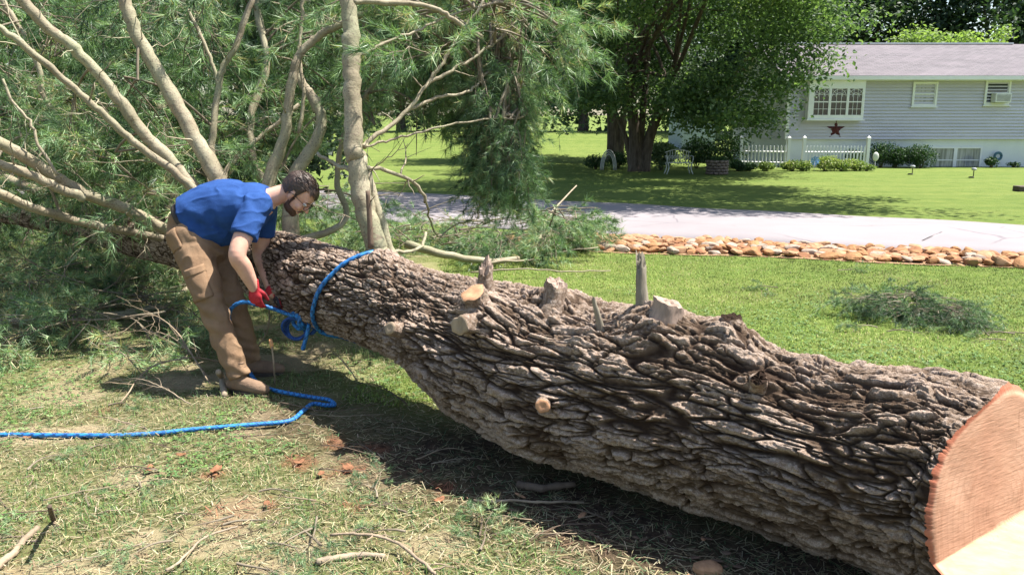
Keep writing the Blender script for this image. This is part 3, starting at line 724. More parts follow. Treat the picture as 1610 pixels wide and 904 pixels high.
limb('f', [(255, 375), (215, 366), (168, 358), (130, 350), (88, 338), (40, 323), (0, 305), (-60, 285)], 11, 15, 6.3, 5.3, seed=6)
limb('g', [(336, 290), (332, 248), (334, 210), (343, 137), (352, 105), (367, 80), (380, 45), (396, 0), (410, -50)], 12, 8, 6.3, 6.4, seed=7)
limb('g2', [(343, 137), (335, 105), (325, 80), (308, 40), (285, 0), (265, -40)], 6, 5, 6.35, 6.3, root=False, seed=8)
limb('h', [(415, 330), (423, 283), (446, 218), (452, 175), (460, 130), (464, 105), (470, 88), (488, 68), (512, 51), (539, 37), (577, 21), (618, 21)], 21, 9, 5.9, 5.9, seed=9)
limb('i', [(452, 380), (456, 330), (462, 279), (478, 250), (493, 228), (503, 205), (505, 186), (498, 165), (488, 149), (479, 139), (470, 120)], 30, 13, 5.95, 6.2, seed=10)
limb('j', [(600, 420), (590, 385), (580, 350), (568, 310), (562, 260), (556, 232), (555, 175), (553, 116), (552, 75), (551, 37), (546, -20), (540, -90)], 36, 22, 4.95, 5.0, seed=11, seg_n=20, n=70)
limb('j2', [(618, 410), (608, 385), (600, 350), (588, 310), (578, 268)], 17, 13, 5.02, 5.03, seed=12)
limb('k', [(556, 5), (575, 4), (609, 5), (640, 6), (665, 9), (688, 15), (702, 23), (730, 42), (758, 60)], 9, 7, 4.98, 5.4, root=False, seed=13)
limb('l', [(572, 232), (579, 223), (610, 200), (637, 177), (655, 158), (670, 135), (695, 120), (716, 107), (740, 95), (767, 74), (790, 60)], 8, 4, 5.0, 5.5, root=False, seed=14, seg_n=10)
limb('m', [(637, 177), (660, 165), (688, 153), (710, 149), (735, 146), (750, 135), (765, 115), (786, 98), (815, 90)], 6, 3, 5.2, 5.7, root=False, seed=15, seg_n=8)
limb('n', [(670, 135), (680, 118), (693, 107), (704, 85), (716, 65), (725, 50), (735, 37), (748, 20), (760, 0), (768, -30)], 6, 4, 5.3, 5.4, root=False, seed=16, seg_n=8)
limb('o', [(574, 230), (600, 224), (640, 214), (679, 204), (720, 195), (770, 188), (823, 184)], 4, 2.5, 5.0, 5.5, root=False, seed=17, seg_n=8)
limb('p', [(572, 265), (590, 264), (612, 270), (642, 281), (655, 292), (665, 305), (670, 318)], 7, 5, 4.98, 5.3, root=False, seed=18, seg_n=8)
limb('q', [(562, 90), (567, 88), (590, 76), (623, 60), (670, 42), (725, 19), (780, 4)], 5, 3, 5.0, 5.5, root=False, seed=19, seg_n=8)
limb('r', [(608, 402), (623, 397), (640, 396), (660, 390), (667, 380), (669, 367)], 7, 4.5, 5.05, 5.4, root=False, seed=20, seg_n=8)
limb('s', [(355, 300), (354, 274), (370, 250), (398, 226), (420, 205), (442, 190), (470, 165)], 8, 6, 6.3, 6.6, seed=21, seg_n=8)
limb('u', [(275, 350), (270, 332), (268, 270), (265, 212), (252, 168), (245, 100), (240, 20), (236, -60)], 22, 16, 7.6, 7.8, seed=22)
limb('v', [(195, 320), (170, 300), (150, 262), (140, 225), (75, 165), (60, 105), (40, 60), (10, 10), (-20, -30)], 7, 9, 6.9, 6.6, seed=23)
limb('w', [(90, 275), (62, 228), (45, 190), (20, 160), (3, 125)], 5, 4, 5.3, 5.2, root=False, seed=24, seg_n=8)
limb('x', [(555, 268), (530, 262), (515, 250), (498, 243)], 8, 5, 4.98, 5.1, root=False, seed=25, seg_n=8)
limb('y', [(470, 210), (478, 150), (470, 85), (474, 40), (476, -30)], 6, 5, 6.1, 6.1, root=False, seed=26, seg_n=8)
limb('z', [(210, 355), (150, 340), (60, 300), (-60, 260), (-200, 215)], 16, 14, 7.4, 8.0, seed=27)
limb('aa', [(430, 320), (400, 260), (395, 180), (420, 100), (405, 20), (400, -60)], 14, 9, 7.3, 7.8, seed=28)
limb('ab', [(540, 350), (530, 280), (545, 200), (600, 120), (650, 60), (720, 40), (760, 25)], 10, 5, 6.4, 6.2, seed=29)
# dead stick caught against the tall limb, small dead snags on the limbs
r = np.random.default_rng(40)
for key in ('a', 'b', 'c', 'd', 'e', 'f', 'g', 'h', 'i', 'j', 'l', 'u', 'v', 's', 'p'):
    Lb = LIMBS[key]; n = len(Lb['P'])
    for _ in range(9 if key in 'abcdef' else 7):
        k = r.integers(n // 6, n - 1); p = Lb['P'][k]; T_ = unit(Lb['P'][min(k + 1, n - 1)] - Lb['P'][k - 1]); dr = unit(np.cross(T_, r.normal(size=3)) + .35 * T_ + np.array([0, -.15, 0]))
        l = r.uniform(.08, .55); q = p + dr * np.linspace(0, 1, 8)[:, None] * l; q[1:] += r.normal(0, .014 * l * 3, (7, 3)).cumsum(0) * .6
        Lb['mb'].tube(q, np.linspace(.006, .0018, 8) * r.uniform(.5, 1.2), 4, True)
        if l > .25:
            for g in (3, 5):
                q2 = q[g] + unit(dr + r.normal(0, .7, 3)) * np.linspace(0, 1, 5)[:, None] * l * .45; Lb['mb'].tube(q2, np.linspace(.003, .001, 5), 3, True)
# green boughs: each starts on a limb and reaches into the crown
keys = list(LIMBS)
FR = [proj(LIMBS[k]['P']) for k in 'abcdefghijl']; FRX = np.concatenate([a[0] for a in FR]); FRY = np.concatenate([a[1] for a in FR]); FRT = np.concatenate([a[2] for a in FR])
allP = np.concatenate([LIMBS[k]['P'] for k in keys]); allK = np.concatenate([[i] * len(LIMBS[k]['P']) for i, k in enumerate(keys)])
def crown_bough(px, py, t, r, sc=1.0, shift=0.0, dirv=None, nsp=5, L=.6, maxlen=1.6):
    """a bough whose green part lies about there"""
    tgt = Q(px, py, t)
    dist = np.linalg.norm((allP - tgt) * np.array([1, 1, .8]), axis=1) + np.where(allP[:, 2] > tgt[2] + .5, .4, 0) + r.random(len(allP)) * .15; k = np.argmin(dist)
    a = allP[k]; fo = LIMBS[keys[allK[k]]]['fo']
    d = dirv if dirv is not None else unit((tgt - a) * .6 + r.normal(0, .5, 3) * np.array([1, 1, .7]) + np.array([0, 0, .1]))
    st = tgt - d * L * .5
    m = 10; u = np.linspace(0, 1, m)[:, None]; c = np.linalg.norm(st - a)
    q = a + (st - a) * u + np.array([0, 0, .12]) * c * np.sin(u * 3.14); fo.tw.tube(q, np.linspace(.012, .009, m), 5, False)
    bough(fo, st, d, L, r, .009, nsp, .25, sc, shift)
r = np.random.default_rng(77)
def fill(n, x0, x1, y0, y1, t0, t1, sc=1.0, shift=0.0, dens=None, **k):
    for _ in range(n):
        x, y = r.uniform(x0, x1), r.uniform(y0, y1); t_ = r.uniform(t0, t1)
        if dens is not None and r.random() > dens(x, y): continue
        crown_bough(x, y, t_, r, sc * r.uniform(.85, 1.15), shift, **k)
fill(28, -120, 300, -110, 330, 6.9, 8.8, 1.1, .04, nsp=7)
fill(30, 280, 620, -110, 330, 6.7, 8.6, 1.1, .04, nsp=7, dens=lambda x, y: 1 if x < 520 or y < 150 else .35)
fill(24, -150, 560, -150, 340, 8.8, 10.5, 1.3, -.28)  # rearmost needles coloured darker, standing in for shade deep in the crown
fill(9, 60, 300, 120, 330, 5.7, 6.4, .9, .1)
fill(4, -40, 120, 30, 260, 5.7, 6.2, .9, .05)
fill(5, 20, 480, -90, 60, 5.9, 6.8, .95, .05)
# over the right: thinner fans off the arching limb, needle colours lightened as if sunlit
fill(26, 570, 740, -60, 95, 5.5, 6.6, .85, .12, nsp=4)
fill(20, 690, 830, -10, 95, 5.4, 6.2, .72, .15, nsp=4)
fill(4, 560, 670, 90, 160, 5.9, 6.6, .75, .05, nsp=3)
fill(3, 655, 690, 150, 225, 5.9, 6.1, .6, -.1, nsp=3, L=.3, dirv=np.array([-.05, 0, -1.]))
# the long hanging curtain
for _ in range(70):
    x = r.uniform(748, 826); y = r.uniform(60, 248); ylow = 250 - abs(x - 790) * .8
    if y > ylow: continue
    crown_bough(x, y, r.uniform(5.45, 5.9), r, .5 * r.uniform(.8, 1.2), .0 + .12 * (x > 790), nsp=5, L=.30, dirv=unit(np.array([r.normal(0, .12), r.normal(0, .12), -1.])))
# boughs pressed onto the ground left of the man and beyond the log
def ground_boughs(n, xr, yr, sc, shift, zr, keyset, rr0=.01, L=(.5, 1.0), up=.1, dens=None):
    for _ in range(n):
        x, y = r.uniform(*xr), r.uniform(*yr)
        if dens is not None and r.random() > dens(x, y): continue
        p = G(x, y) + np.array([0, 0, r.uniform(*zr)]); k = np.argmin(np.linalg.norm(allP - p, axis=1)); fo = LIMBS[keys[allK[k]]]['fo'] if keyset is None else LIMBS[r.choice(keyset)]['fo']
        d = unit(np.array([r.normal(), r.normal(), r.normal(up, .15)])); bough(fo, p, d, r.uniform(*L), r, rr0, 5, .12, sc * r.uniform(.8, 1.15), shift)
ground_boughs(80, (-60, 270), (392, 550), .85, .30, (.04, .25), ['d', 'e', 'f'])  # needle colours lightened so these boughs pass for sunlit
ground_boughs(30, (-60, 290), (345, 400), 1.0, .0, (.1, .7), ['d', 'f', 'z'])
ground_boughs(30, (610, 890), (362, 405), .85, .10, (.04, .40), ['r', 'p'])
ground_boughs(18, (600, 730), (375, 405), .8, .05, (.05, .3), ['r', 'p', 'i'])
ground_boughs(42, (840, 912), (385, 408), .8, .08, (.08, .60), ['r'], L=(.3, .55))
ground_boughs(14, (470, 600), (350, 380), .9, .0, (.2, .8), ['i', 'j'])
def stick(fo_mb, pts, w, z=None, n=16, seg=7):
    P = spline(np.array(pts), n); P[1:-1] += np.random.default_rng(int(abs(P[0][0]) * 99)).normal(0, .006, (n - 2, 3)); mb_ = MB(); mb_.tube(P, np.linspace(w[0], w[1], n), seg, True); mb_.build('broken_limb', LIMBM, TREE)
stick(LIMBS['f']['mb'], [G(-40, 458, .10), G(60, 452, .10), G(130, 449, .12), G(190, 440, .15)], (.022, .02))
stick(LIMBS['f']['mb'], [G(-40, 522, .05), G(100, 512, .06), G(200, 502, .05), G(262, 492, .08), G(303, 478, .16)], (.035, .03))
stick(LIMBS['r']['mb'], [G(838, 412, .10), G(850, 398, .25), G(868, 385, .45), G(905, 372, .75)], (.025, .010))
stick(LIMBS['r']['mb'], [G(760, 430, .10), G(790, 428, .12), G(830, 422, .1), G(880, 412, .12), G(940, 408, .15)], (.012, .008))
stick(LIMBS['r']['mb'], [G(640, 425, .3), G(700, 428, .2), G(770, 425, .1), G(815, 420, .1)], (.05, .03))
stick(LIMBS['r']['mb'], [G(740, 440, .08), G(800, 438, .1), G(880, 437, .08), G(960, 434, .06)], (.010, .006))
stick(LIMBS['p']['mb'], [Q(669, 316, 5.3), Q(676, 345, 5.5), Q(690, 372, 5.7), Q(725, 350, 6.0), Q(790, 345, 6.6)], (.008, .004))
for i, k in enumerate(keys):
    Lb = LIMBS[k]; o = Lb['mb'].build('limb', LIMBM, TREE)
    if Lb['fo'].cnt:
        tw = Lb['fo'].tw.mesh('twigs', TWIGM); nd = Lb['fo'].nd.mesh('needles', NEEDLE, False)
        for nm, me in (('twigs', tw), ('needles', nd)):
            c = bpy.data.objects.new(nm, me); COL.objects.link(c); c.parent = o
NFO = sum(LIMBS[k]['fo'].cnt for k in keys); print('sprays', NFO)
# stick and torn wood at the foot of the tall limb
mb = MB(); P = [Q(583, 390, 4.86), Q(581, 345, 4.84), Q(578, 300, 4.82)]; mb.tube(spline(np.array(P), 12), np.linspace(.019, .014, 12), 9); mb.tube([Q(580, 320, 4.83), Q(590, 308, 4.80)], [.005, .002], 5)
mb.build('broken_snag', pale_wood('dark_dead_wood', (.13, .09, .065)), TREE)
stub(612, 398, (.6, -.3, .6), .06, .045, .03, PALE, BARK, .01, 13, 'limb_collar', .03)
# ================================================================ THE MAN tying the rope
PB = np.array([*Q(390, 600, 5.0)[:2], 0.0])
PERSON = empty('person', PB, 'man in blue t-shirt, tan work trousers and red gloves bending over to tie the rope', 'person')
def chain(mb, pts, rads, n=20, sub=None, lat=None, asp=1.0, cap=True):
    """a tapered rounded limb through pts; asp widens it along lat"""
    pts = np.array(pts, float); m = sub or max(10, len(pts) * 5); P = spline(pts, m)
    rads = np.array(rads, float); R = spline(np.stack([rads, rads], -1), m)[:, 0]
    T = unit(np.gradient(P, axis=0)); 
    asp = np.interp(np.linspace(0, 1, m), np.linspace(0, 1, len(np.atleast_1d(asp))), np.atleast_1d(asp))
    if lat is None: _, N, B = frames(P)
    else:
        N = unit(np.array(lat, float)[None] - T * (T @ np.array(lat, float))[:, None]); B = np.cross(T, N)
    rings = []
    if cap:
        for f in (.25, .6, .88):
            rings.append((P[0] - T[0] * R[0] * math.sqrt(1 - f * f), R[0] * f, asp[0], N[0], B[0]))
    for k in range(m): rings.append((P[k], R[k], asp[k], N[k], B[k]))
    if cap is True:
        for f in (.88, .6, .25): rings.append((P[-1] + T[-1] * R[-1] * math.sqrt(1 - f * f), R[-1] * f, asp[-1], N[-1], B[-1]))
    th = np.arange(n) * 2 * np.pi / n; V = np.concatenate([c + rr * (a * np.cos(th)[:, None] * N_ + np.sin(th)[:, None] * B_) for c, rr, a, N_, B_ in rings])
    M = len(rings); i = np.arange(M - 1)[:, None] * n; j = np.arange(n)[None]; k = (j + 1) % n
    F = np.stack([i + j, i + k, i + n + k, i + n + j], -1).reshape(-1, 4)
    V = np.concatenate([V, [rings[0][0], rings[-1][0]]]); c_ = np.arange(n); d_ = (c_ + 1) % n
    F2 = np.concatenate([np.stack([d_, c_, np.full(n, M * n)], -1), np.stack([(M - 1) * n + c_, (M - 1) * n + d_, np.full(n, M * n + 1)], -1)])
    mb.add(V, [F, F2])
J = dict(pel=Q(308, 366, 5.0), hipR=Q(303, 386, 4.90), kneeR=Q(336, 490, 4.83), ankR=Q(377, 595, 4.87),
         hipL=Q(322, 384, 5.09), kneeL=Q(368, 480, 5.13), ankL=Q(397, 570, 5.21),
         waist=Q(322, 345, 5.0), mid=Q(350, 327, 5.0), chest=Q(388, 322, 5.0), neck=Q(424, 312, 5.0), head=Q(452, 309, 5.0),
         shR=Q(400, 325, 4.83), elR=Q(373, 400, 4.70), wrR=Q(399, 452, 4.82), shL=Q(416, 328, 5.17), elL=Q(409, 398, 5.26), wrL=Q(430, 462, 5.10))
LAT = np.array([0.05, 1.0, 0.0])
# head frame: face turned down towards the rope
hf = unit(np.array([.60, -.10, -.80])); hu = unit(np.array([.80, 0, .60]) - hf * np.dot([.80, 0, .60], hf)); hl = np.cross(hu, hf)
HB = np.stack([hf, hl, hu], 1)           # columns: forward, left, up
HC = Q(465, 307, 5.0)                    # between the ears
HS = 1.09
def H(x, y, z): return HC + HB @ np.array([x, y, z]) * HS
def hell(mb, c, r, nu=20, nv=14): V, F = ellipsoid(H(*c), np.array(r) * HS, nu, nv, HB); mb.add(V, F)
def hand(mb, wr, d, palm_n, side, grow=0.0, curl=(.9, .8, .7), L=1.0, spread=.12, wrist_r=.024):
    """d: along the hand, palm_n: out of the palm, side: towards the thumb"""
    d, palm_n = unit(d), unit(palm_n); sd = unit(side - d * np.dot(side, d)); palm_n = unit(np.cross(d, sd)) * np.sign(np.dot(np.cross(d, sd), palm_n))
    g = grow; k0 = wr + d * .085 * L
    chain(mb, [wr - d * .03, wr + d * .02, wr + d * .055 * L, k0], [wrist_r + g, .022 + g, .024 + g, .019 + g], 16, lat=sd, asp=[1.15, 1.45, 1.7, 1.95])
    for i, (o, ln, rr) in enumerate(((.030, .070, .0095), (.010, .078, .0098), (-.010, .072, .0094), (-.029, .056, .0084))):
        p = wr + d * (.080 - abs(i - 1) * .004) * L + sd * o; a = 0; pts = [p - d * .02, p]; dd = unit(d + sd * o * spread * 8)
        for q, c in zip((.45, .32, .26), curl):
            a += c * (1 + .12 * (i - 1.5)); v = dd * math.cos(a) + palm_n * math.sin(a); p = p + v * ln * q * L; pts.append(p)
        chain(mb, pts, [rr + g, rr + g, rr * .97 + g, rr * .9 + g, rr * .78 + g], 10, sub=14)
    p = wr + d * .022 + sd * .024 + palm_n * .006; v1 = unit(d * .65 + sd * .6 + palm_n * .4); v2 = unit(d * .9 + sd * .15 + palm_n * .5)
    chain(mb, [p, p + v1 * .035, p + v1 * .035 + v2 * .03, p + v1 * .035 + v2 * .052], [.014 + g, .0125 + g, .011 + g, .009 + g], 12, sub=14)
dR = unit(np.array([.08, .08, -1.0])); nR = np.array([.25, 1.0, .1]); sR = np.array([1., -.2, 0])     # near hand: back to the camera
dL = unit(np.array([.62, -.12, -.80])); nL = np.array([-.5, -.75, -.35]); sL = np.array([.6, -.6, .4])  # far hand: palm towards the camera
HR = dict(wr=J['wrR'], d=dR, palm_n=nR, side=sR, curl=(.38, .45, .4), L=1.0)
HL = dict(wr=J['wrL'], d=dL, palm_n=nL, side=sL, curl=(.75, .85, .7), L=.95)
mb = MB()
chain(mb, [J['pel'] + (-.01, 0, -.0), J['waist'], J['mid'], J['chest'], Q(408, 320, 5.0)], [.118, .118, .13, .135, .10], 28, lat=LAT, asp=[1.25, 1.2, 1.3, 1.38, 1.3])
chain(mb, [J['shR'] + (0, .08, 0), J['shR'] + (0, .02, 0), (J['shR'] + J['elR']) / 2, J['elR'], (J['elR'] * .6 + J['wrR'] * .4), J['wrR']], [.064, .068, .060, .051, .050, .033], 20)
chain(mb, [J['shL'] - (0, .08, 0), J['shL'] - (0, .02, 0), (J['shL'] + J['elL']) / 2, J['elL'], (J['elL'] * .6 + J['wrL'] * .4), J['wrL']], [.064, .068, .060, .051, .050, .033], 20)
for s_ in 'RL':
    chain(mb, [J['hip' + s_], (J['hip' + s_] + J['knee' + s_]) / 2, J['knee' + s_], J['knee' + s_] * .6 + J['ank' + s_] * .4, J['ank' + s_]], [.082, .075, .058, .055, .038], 20)
chain(mb, [Q(406, 318, 5.0), J['neck'], H(-.045, 0, -.035), H(-.02, 0, .01)], [.075, .063, .058, .06], 20, lat=LAT, asp=[1.15, 1.05, 1, 1])
# head: skull, jaw, cheeks, nose, brow, lips, ears
hell(mb, (-.012, 0, .045), (.096, .074, .083)); hell(mb, (.030, 0, .050), (.062, .064, .062)); hell(mb, (.035, 0, -.012), (.055, .056, .062)); hell(mb, (.038, 0, -.062), (.046, .044, .036)); hell(mb, (.068, 0, -.078), (.020, .022, .018))
chain(mb, [H(.088, 0, .030), H(.103, 0, .006), H(.116, 0, -.010)], [.010, .011, .012], 12); 
for s_ in (-1, 1):
    hell(mb, (.098, s_ * .011, -.014), (.010, .008, .007), 12, 8); hell(mb, (.072, s_ * .030, .036), (.018, .024, .010)); hell(mb, (.066, s_ * .038, -.016), (.022, .020, .020))
    hell(mb, (-.004, s_ * .073, .000), (.017, .009, .027), 14, 10); hell(mb, (.002, s_ * .071, -.020), (.008, .006, .012), 12, 8)
hell(mb, (.084, 0, -.042), (.014, .024, .006)); hell(mb, (.082, 0, -.054), (.013, .020, .007))
hand(mb, **HR, grow=-.0015); hand(mb, **HL, grow=-.0015)
t = NT('warm_skin'); t.col(t.ramp(t.noise(12, 4, .6), [(.3, (.50, .27, .19)), (.6, (.60, .35, .26)), (.8, (.66, .41, .31))])).rough(.5, .4).bump(t.noise(220, 3, .6), .12, .003); t.b.inputs['Subsurface Weight'].default_value = .12; t.b.inputs['Subsurface Radius'].default_value = (.02, .008, .004); SKIN = t.m  # skin tone mottled by noise
body = link('body', fused(mb, .0055, 3, 'body', SKIN), PERSON)
def cloth_wrinkle(me, amp, f, lows=(), seed=0, aniso=(1, 1, 1)):
    V = getco(me); N = getno(me); a = fbm(V * f * np.array(aniso), 3, seed); w = (1 - np.abs(vn(V * f * 1.3 * np.array(aniso) + 5 + a[:, None] * .8, seed + 3))) ** 3
    d = amp * (a * .8 + w * .9 - .45)
    for c, r0, am, fr, ax in lows:      # gathered folds near the joints
        dd = V - c; g = np.exp(-(dd ** 2).sum(1) / (2 * r0 * r0)); ph = dd @ np.array(ax) * fr + 6.0 * fbm(V * 6, 2, seed + 9); d += g * am * np.sin(ph)
    setco(me, V + N * d[:, None])
# t-shirt
mb = MB()
chain(mb, [Q(296, 345, 5.0), Q(318, 338, 5.0), Q(350, 329, 5.0), Q(384, 326, 5.0), Q(408, 317, 5.0), Q(426, 312, 5.0)], [.152, .172, .182, .170, .130, .082], 32, lat=LAT, asp=[1.16, 1.12, 1.12, 1.28, 1.45, 1.25], sub=30, cap=False)
for s_, el in (('R', .64), ('L', .60)):
    A_ = J['sh' + s_]; E_ = J['el' + s_]; off = np.array([0, .10 if s_ == 'R' else -.10, .0]); e = A_ + (E_ - A_) * el
    chain(mb, [A_ + off, A_ + off * .2 + (0, 0, .005), A_ + (E_ - A_) * .3, e], [.088, .088, .082, .083], 24, cap=False, sub=16)
chain(mb, [Q(316, 356, 5.0), Q(350, 354, 5.0)], [.155, .14], 24, lat=LAT, asp=1.2, cap=True)     # cloth hanging off the belly
t = NT('blue_cotton'); nz = t.noise(9, 4, .6); t.col(t.ramp(nz, [(.3, (.016, .050, .175)), (.7, (.026, .076, .245))])).rough(.85, .15).bump(t.math('ADD', t.noise(600, 2, .5), t.math('MULTIPLY', t.noise(26, 4, .6), 2.0)), .28, .006)
BLUE = t.m
sm = fused(mb, .006, 5, 'shirt', BLUE)
cloth_wrinkle(sm, .008, 9, [(J['shR'] + (.0, -.02, -.04), .10, .006, 70, (.9, 0, .45)), (Q(330, 365, 4.9), .13, .006, 60, (.8, 0, .6)), (Q(395, 350, 5.0), .09, .007, 80, (1, 0, .1)), (J['shL'], .08, .005, 70, (1, 0, .3))], 3, (.6, 1, 1.2))
shirt = link('shirt', sm, PERSON)
# trousers
mb = MB()
chain(mb, [Q(300, 352, 5.0), J['pel'] + (-.01, 0, 0), (J['hipR'] + J['hipL']) / 2 + (.015, 0, .0)], [.134, .160, .162], 28, lat=LAT, asp=[1.22, 1.22, 1.15], sub=14)
for s_, rr in (('R', 1.0), ('L', .97)):
    h_, k_, a_2 = J['hip' + s_], J['knee' + s_], J['ank' + s_]; e = a_2 + (0.0, 0, .012)
    chain(mb, [h_ + (.01, 0, -.05), h_ * .5 + k_ * .5, k_, k_ * .5 + a_2 * .5, e], [.120 * rr, .102 * rr, .080 * rr, .075 * rr, .066 * rr], 26, sub=30, cap='end')
t = NT('tan_canvas'); nz = t.noise(7, 4, .6); c = t.ramp(nz, [(.3, (.185, .115, .068)), (.7, (.265, .175, .11))]); dirt = t.ramp(t.noise(3.2, 4, .7), [(.55, (0, 0, 0)), (.75, (.45, .45, .45))])
t.col(t.mix(dirt, c, (.22, .16, .10))).rough(.9, .12).bump(t.math('ADD', t.noise(420, 2, .5), t.math('MULTIPLY', t.noise(30, 5, .6), 2.4)), .35, .007); TANM = t.m
tm = fused(mb, .006, 4, 'trousers', TANM)
lows = []
for s_ in 'RL':
    k_, a_2, h_ = J['knee' + s_], J['ank' + s_], J['hip' + s_]
    lows += [(k_, .10, .008, 75, (.35, 0, .94)), (a_2 + (0, 0, .06), .07, .007, 85, (.35, .2, 1)), (k_ + (0, 0, -.18), .08, .006, 80, (.5, 0, .86)), (h_ + (.09, 0, -.02), .08, .008, 80, (.6, 0, .8)), (h_ * .6 + k_ * .4, .12, .004, 55, (.6, 0, .8))]
cloth_wrinkle(tm, .009, 7.5, lows, 13, (1, 1, .8))
trous = link('trousers', tm, PERSON)
def on_leg(p, q, f, around, up, r_):
    c = p + (q - p) * f; return c
def patch(name, c, n, upv, w, h, mat, thick=.004, parent=None, grid=10, base=None, lift=.004):
    """a sewn-on cloth panel wrapped onto the garment below it"""
    n = unit(n); upv = unit(upv - n * np.dot(upv, n)); rt = np.cross(upv, n); from mathutils.bvhtree import BVHTree
    me = base; tree = BVHTree.FromPolygons([v.co for v in me.vertices], [p.vertices for p in me.polygons])
    V = []
    for a in np.linspace(-.5, .5, grid):
        for b in np.linspace(-.5, .5, grid):
            o_ = c + rt * a * w + upv * b * h + n * .12; hit = tree.ray_cast(Vector(o_), Vector(-n), .3)
            p = np.array(hit[0]) if hit[0] is not None else c + rt * a * w + upv * b * h
            edge = max(abs(a), abs(b)) > .49; V.append(p + n * (lift * (.1 if edge else 1)))
    i = np.arange(grid - 1)[:, None] * grid; j = np.arange(grid - 1)[None]; F = np.stack([i + j, i + j + 1, i + grid + j + 1, i + grid + j], -1).reshape(-1, 4)
    me2 = mkmesh(name, np.array(V), F, mat); o = bpy.data.objects.new(name, me2); COL.objects.link(o)
    if parent is PERSON: o.parent = parent; o.matrix_parent_inverse = parent.matrix_basis.inverted()
    else: o.parent = parent
    md = o.modifiers.new('s', 'SOLIDIFY'); md.thickness = thick; return o
thigh = unit(J['kneeR'] - J['hipR']); ctr_ = J['hipR'] * .45 + J['kneeR'] * .55
patch('cargo_pocket', ctr_ + np.array([.0, -.10, 0]), (0.05, -1, .05), -thigh, .125, .19, TANM, .005, trous, 14, tm, .007)
patch('pocket_flap', ctr_ + np.array([.0, -.10, 0]) - thigh * .085, (0.05, -1, .05), -thigh, .132, .045, TANM, .005, trous, 10, tm, .013)
patch('back_pocket', Q(287, 378, 4.9), (-.45, -1, .1), -thigh, .10, .13, TANM, .004, trous, 10, tm, .005)
DARK = simple('dark_leather', (.03, .022, .018), .6, .2, 20, .3, 60)
mb = MB()      # belt round the waist, just under the shirt hem
th = np.linspace(0, 2 * np.pi, 41)[:-1]; bc = Q(297, 351, 5.0); bn = unit(np.array(Q(318, 342, 5.0) - Q(296, 356, 5.0))); bl = unit(LAT - bn * np.dot(LAT, bn)); bb = np.cross(bn, bl)
ring = np.array([bc + bl * math.cos(a) * .166 + bb * math.sin(a) * .138 for a in th])
V = np.concatenate([ring - bn * .017, ring + bn * .017, ring * 1 + bn * .017 + (ring - bc) * .03, ring - bn * .017 + (ring - bc) * .03]); n = 40; j = np.arange(n); k = (j + 1) % n
mb.add(V, np.concatenate([np.stack([a * n + j, a * n + k, ((a + 1) % 4) * n + k, ((a + 1) % 4) * n + j], -1) for a in range(4)])); mb.build('belt', DARK, PERSON)
# boots
BOOT = simple('tan_suede_boot', (.185, .12, .078), .9, .2, 14, .5, 70); SOLE = simple('boot_sole', (.05, .038, .03), .8, .2, 10)
def boot(ank, yaw, pitch=0.0):
    f = np.array([math.cos(yaw), math.sin(yaw), 0]); l = np.array([-f[1], f[0], 0]); b = np.array([ank[0], ank[1], 0]); z = np.array([0, 0, 1.])
    mb = MB(); P = lambda x, h: b + f * x + z * h
    chain(mb, [P(-.005, .17), P(-.005, .11), P(-.01, .07)], [.054, .053, .052], 20)
    chain(mb, [P(-.045, .055), P(.02, .062), P(.09, .052), P(.150, .045), P(.185, .040)], [.043, .050, .045, .040, .030], 20, lat=l, asp=[.85, .85, 1.0, 1.15, 1.2])
    me = fused(mb, .005, 4, 'boot', BOOT); V = getco(me); V[:, 2] = np.maximum(V[:, 2], .016); V += getno(me) * (.004 * np.sin(V[:, 2] * 230 + 3 * fbm(V * 12, 2, 4)) * sstep(V[:, 2], .08, .12))[:, None]; setco(me, V)
    o = link('boot', me, PERSON)
    u = np.linspace(0, 2 * np.pi, 40, endpoint=False); sx = .068 + .135 * np.cos(u); wv = .047 - .006 * np.cos(u * 2) + .004 * np.cos(u); ring = np.array([b + f * a + l * w_ * math.sin(t_) for a, w_, t_ in zip(sx, wv, u)])
    V = np.concatenate([ring + (0, 0, .003), ring + (0, 0, .024), [b + f * .06 + (0, 0, .003)], [b + f * .06 + (0, 0, .024)]]); j = np.arange(40); k = (j + 1) % 40
    s_ = link('sole', mkmesh('sole', V, [np.stack([j, k, 40 + k, 40 + j], -1), np.stack([k, j, np.full(40, 80)], -1), np.stack([40 + j, 40 + k, np.full(40, 81)], -1)], SOLE, False), None); s_.parent = o
boot(J['ankR'] + (-.01, 0, 0), math.radians(-18)); boot(J['ankL'] + (-.01, 0, 0), math.radians(8))
# gloves: knitted red backs, dark dipped palms and fingers
t = NT('knit_glove'); pa = t.attr('palm'); c = t.mix(pa.outputs['Fac'], t.ramp(t.noise(60, 3, .6), [(.3, (.36, .018, .028)), (.7, (.52, .035, .045))]), (.035, .035, .045)); t.col(c).rough(.75, .3).bump(t.noise(330, 3, .6), .3, .004); GL = t.m
for nm, Hd, sgn in (('R', HR, 0), ('L', HL, 1)):
    mb = MB(); hand(mb, **Hd, grow=.0016, wrist_r=.029); chain(mb, [Hd['wr'] - Hd['d'] * .045, Hd['wr'] + Hd['d'] * .01], [.034, .030], 20, lat=Hd['side'], asp=[1.0, 1.05], cap=False)
    me = fused(mb, .0032, 2, 'glove', GL); V = getco(me); N = getno(me); rel = V - Hd['wr']
    along = rel @ unit(Hd['d']); pn = unit(Hd['palm_n']); pal = np.clip(sstep(N @ pn, -.15, .25) * sstep(along, .01, .03) + sstep(along, .125, .14) * (1 if sgn else .15), 0, 1)
    setco(me, V + N * (.0012 * np.sin(along * 700) * (along < .012))[:, None])
    at = me.attributes.new('palm', 'FLOAT', 'POINT'); at.data.foreach_set('value', pal.astype(np.float32)); link('glove', me, PERSON)
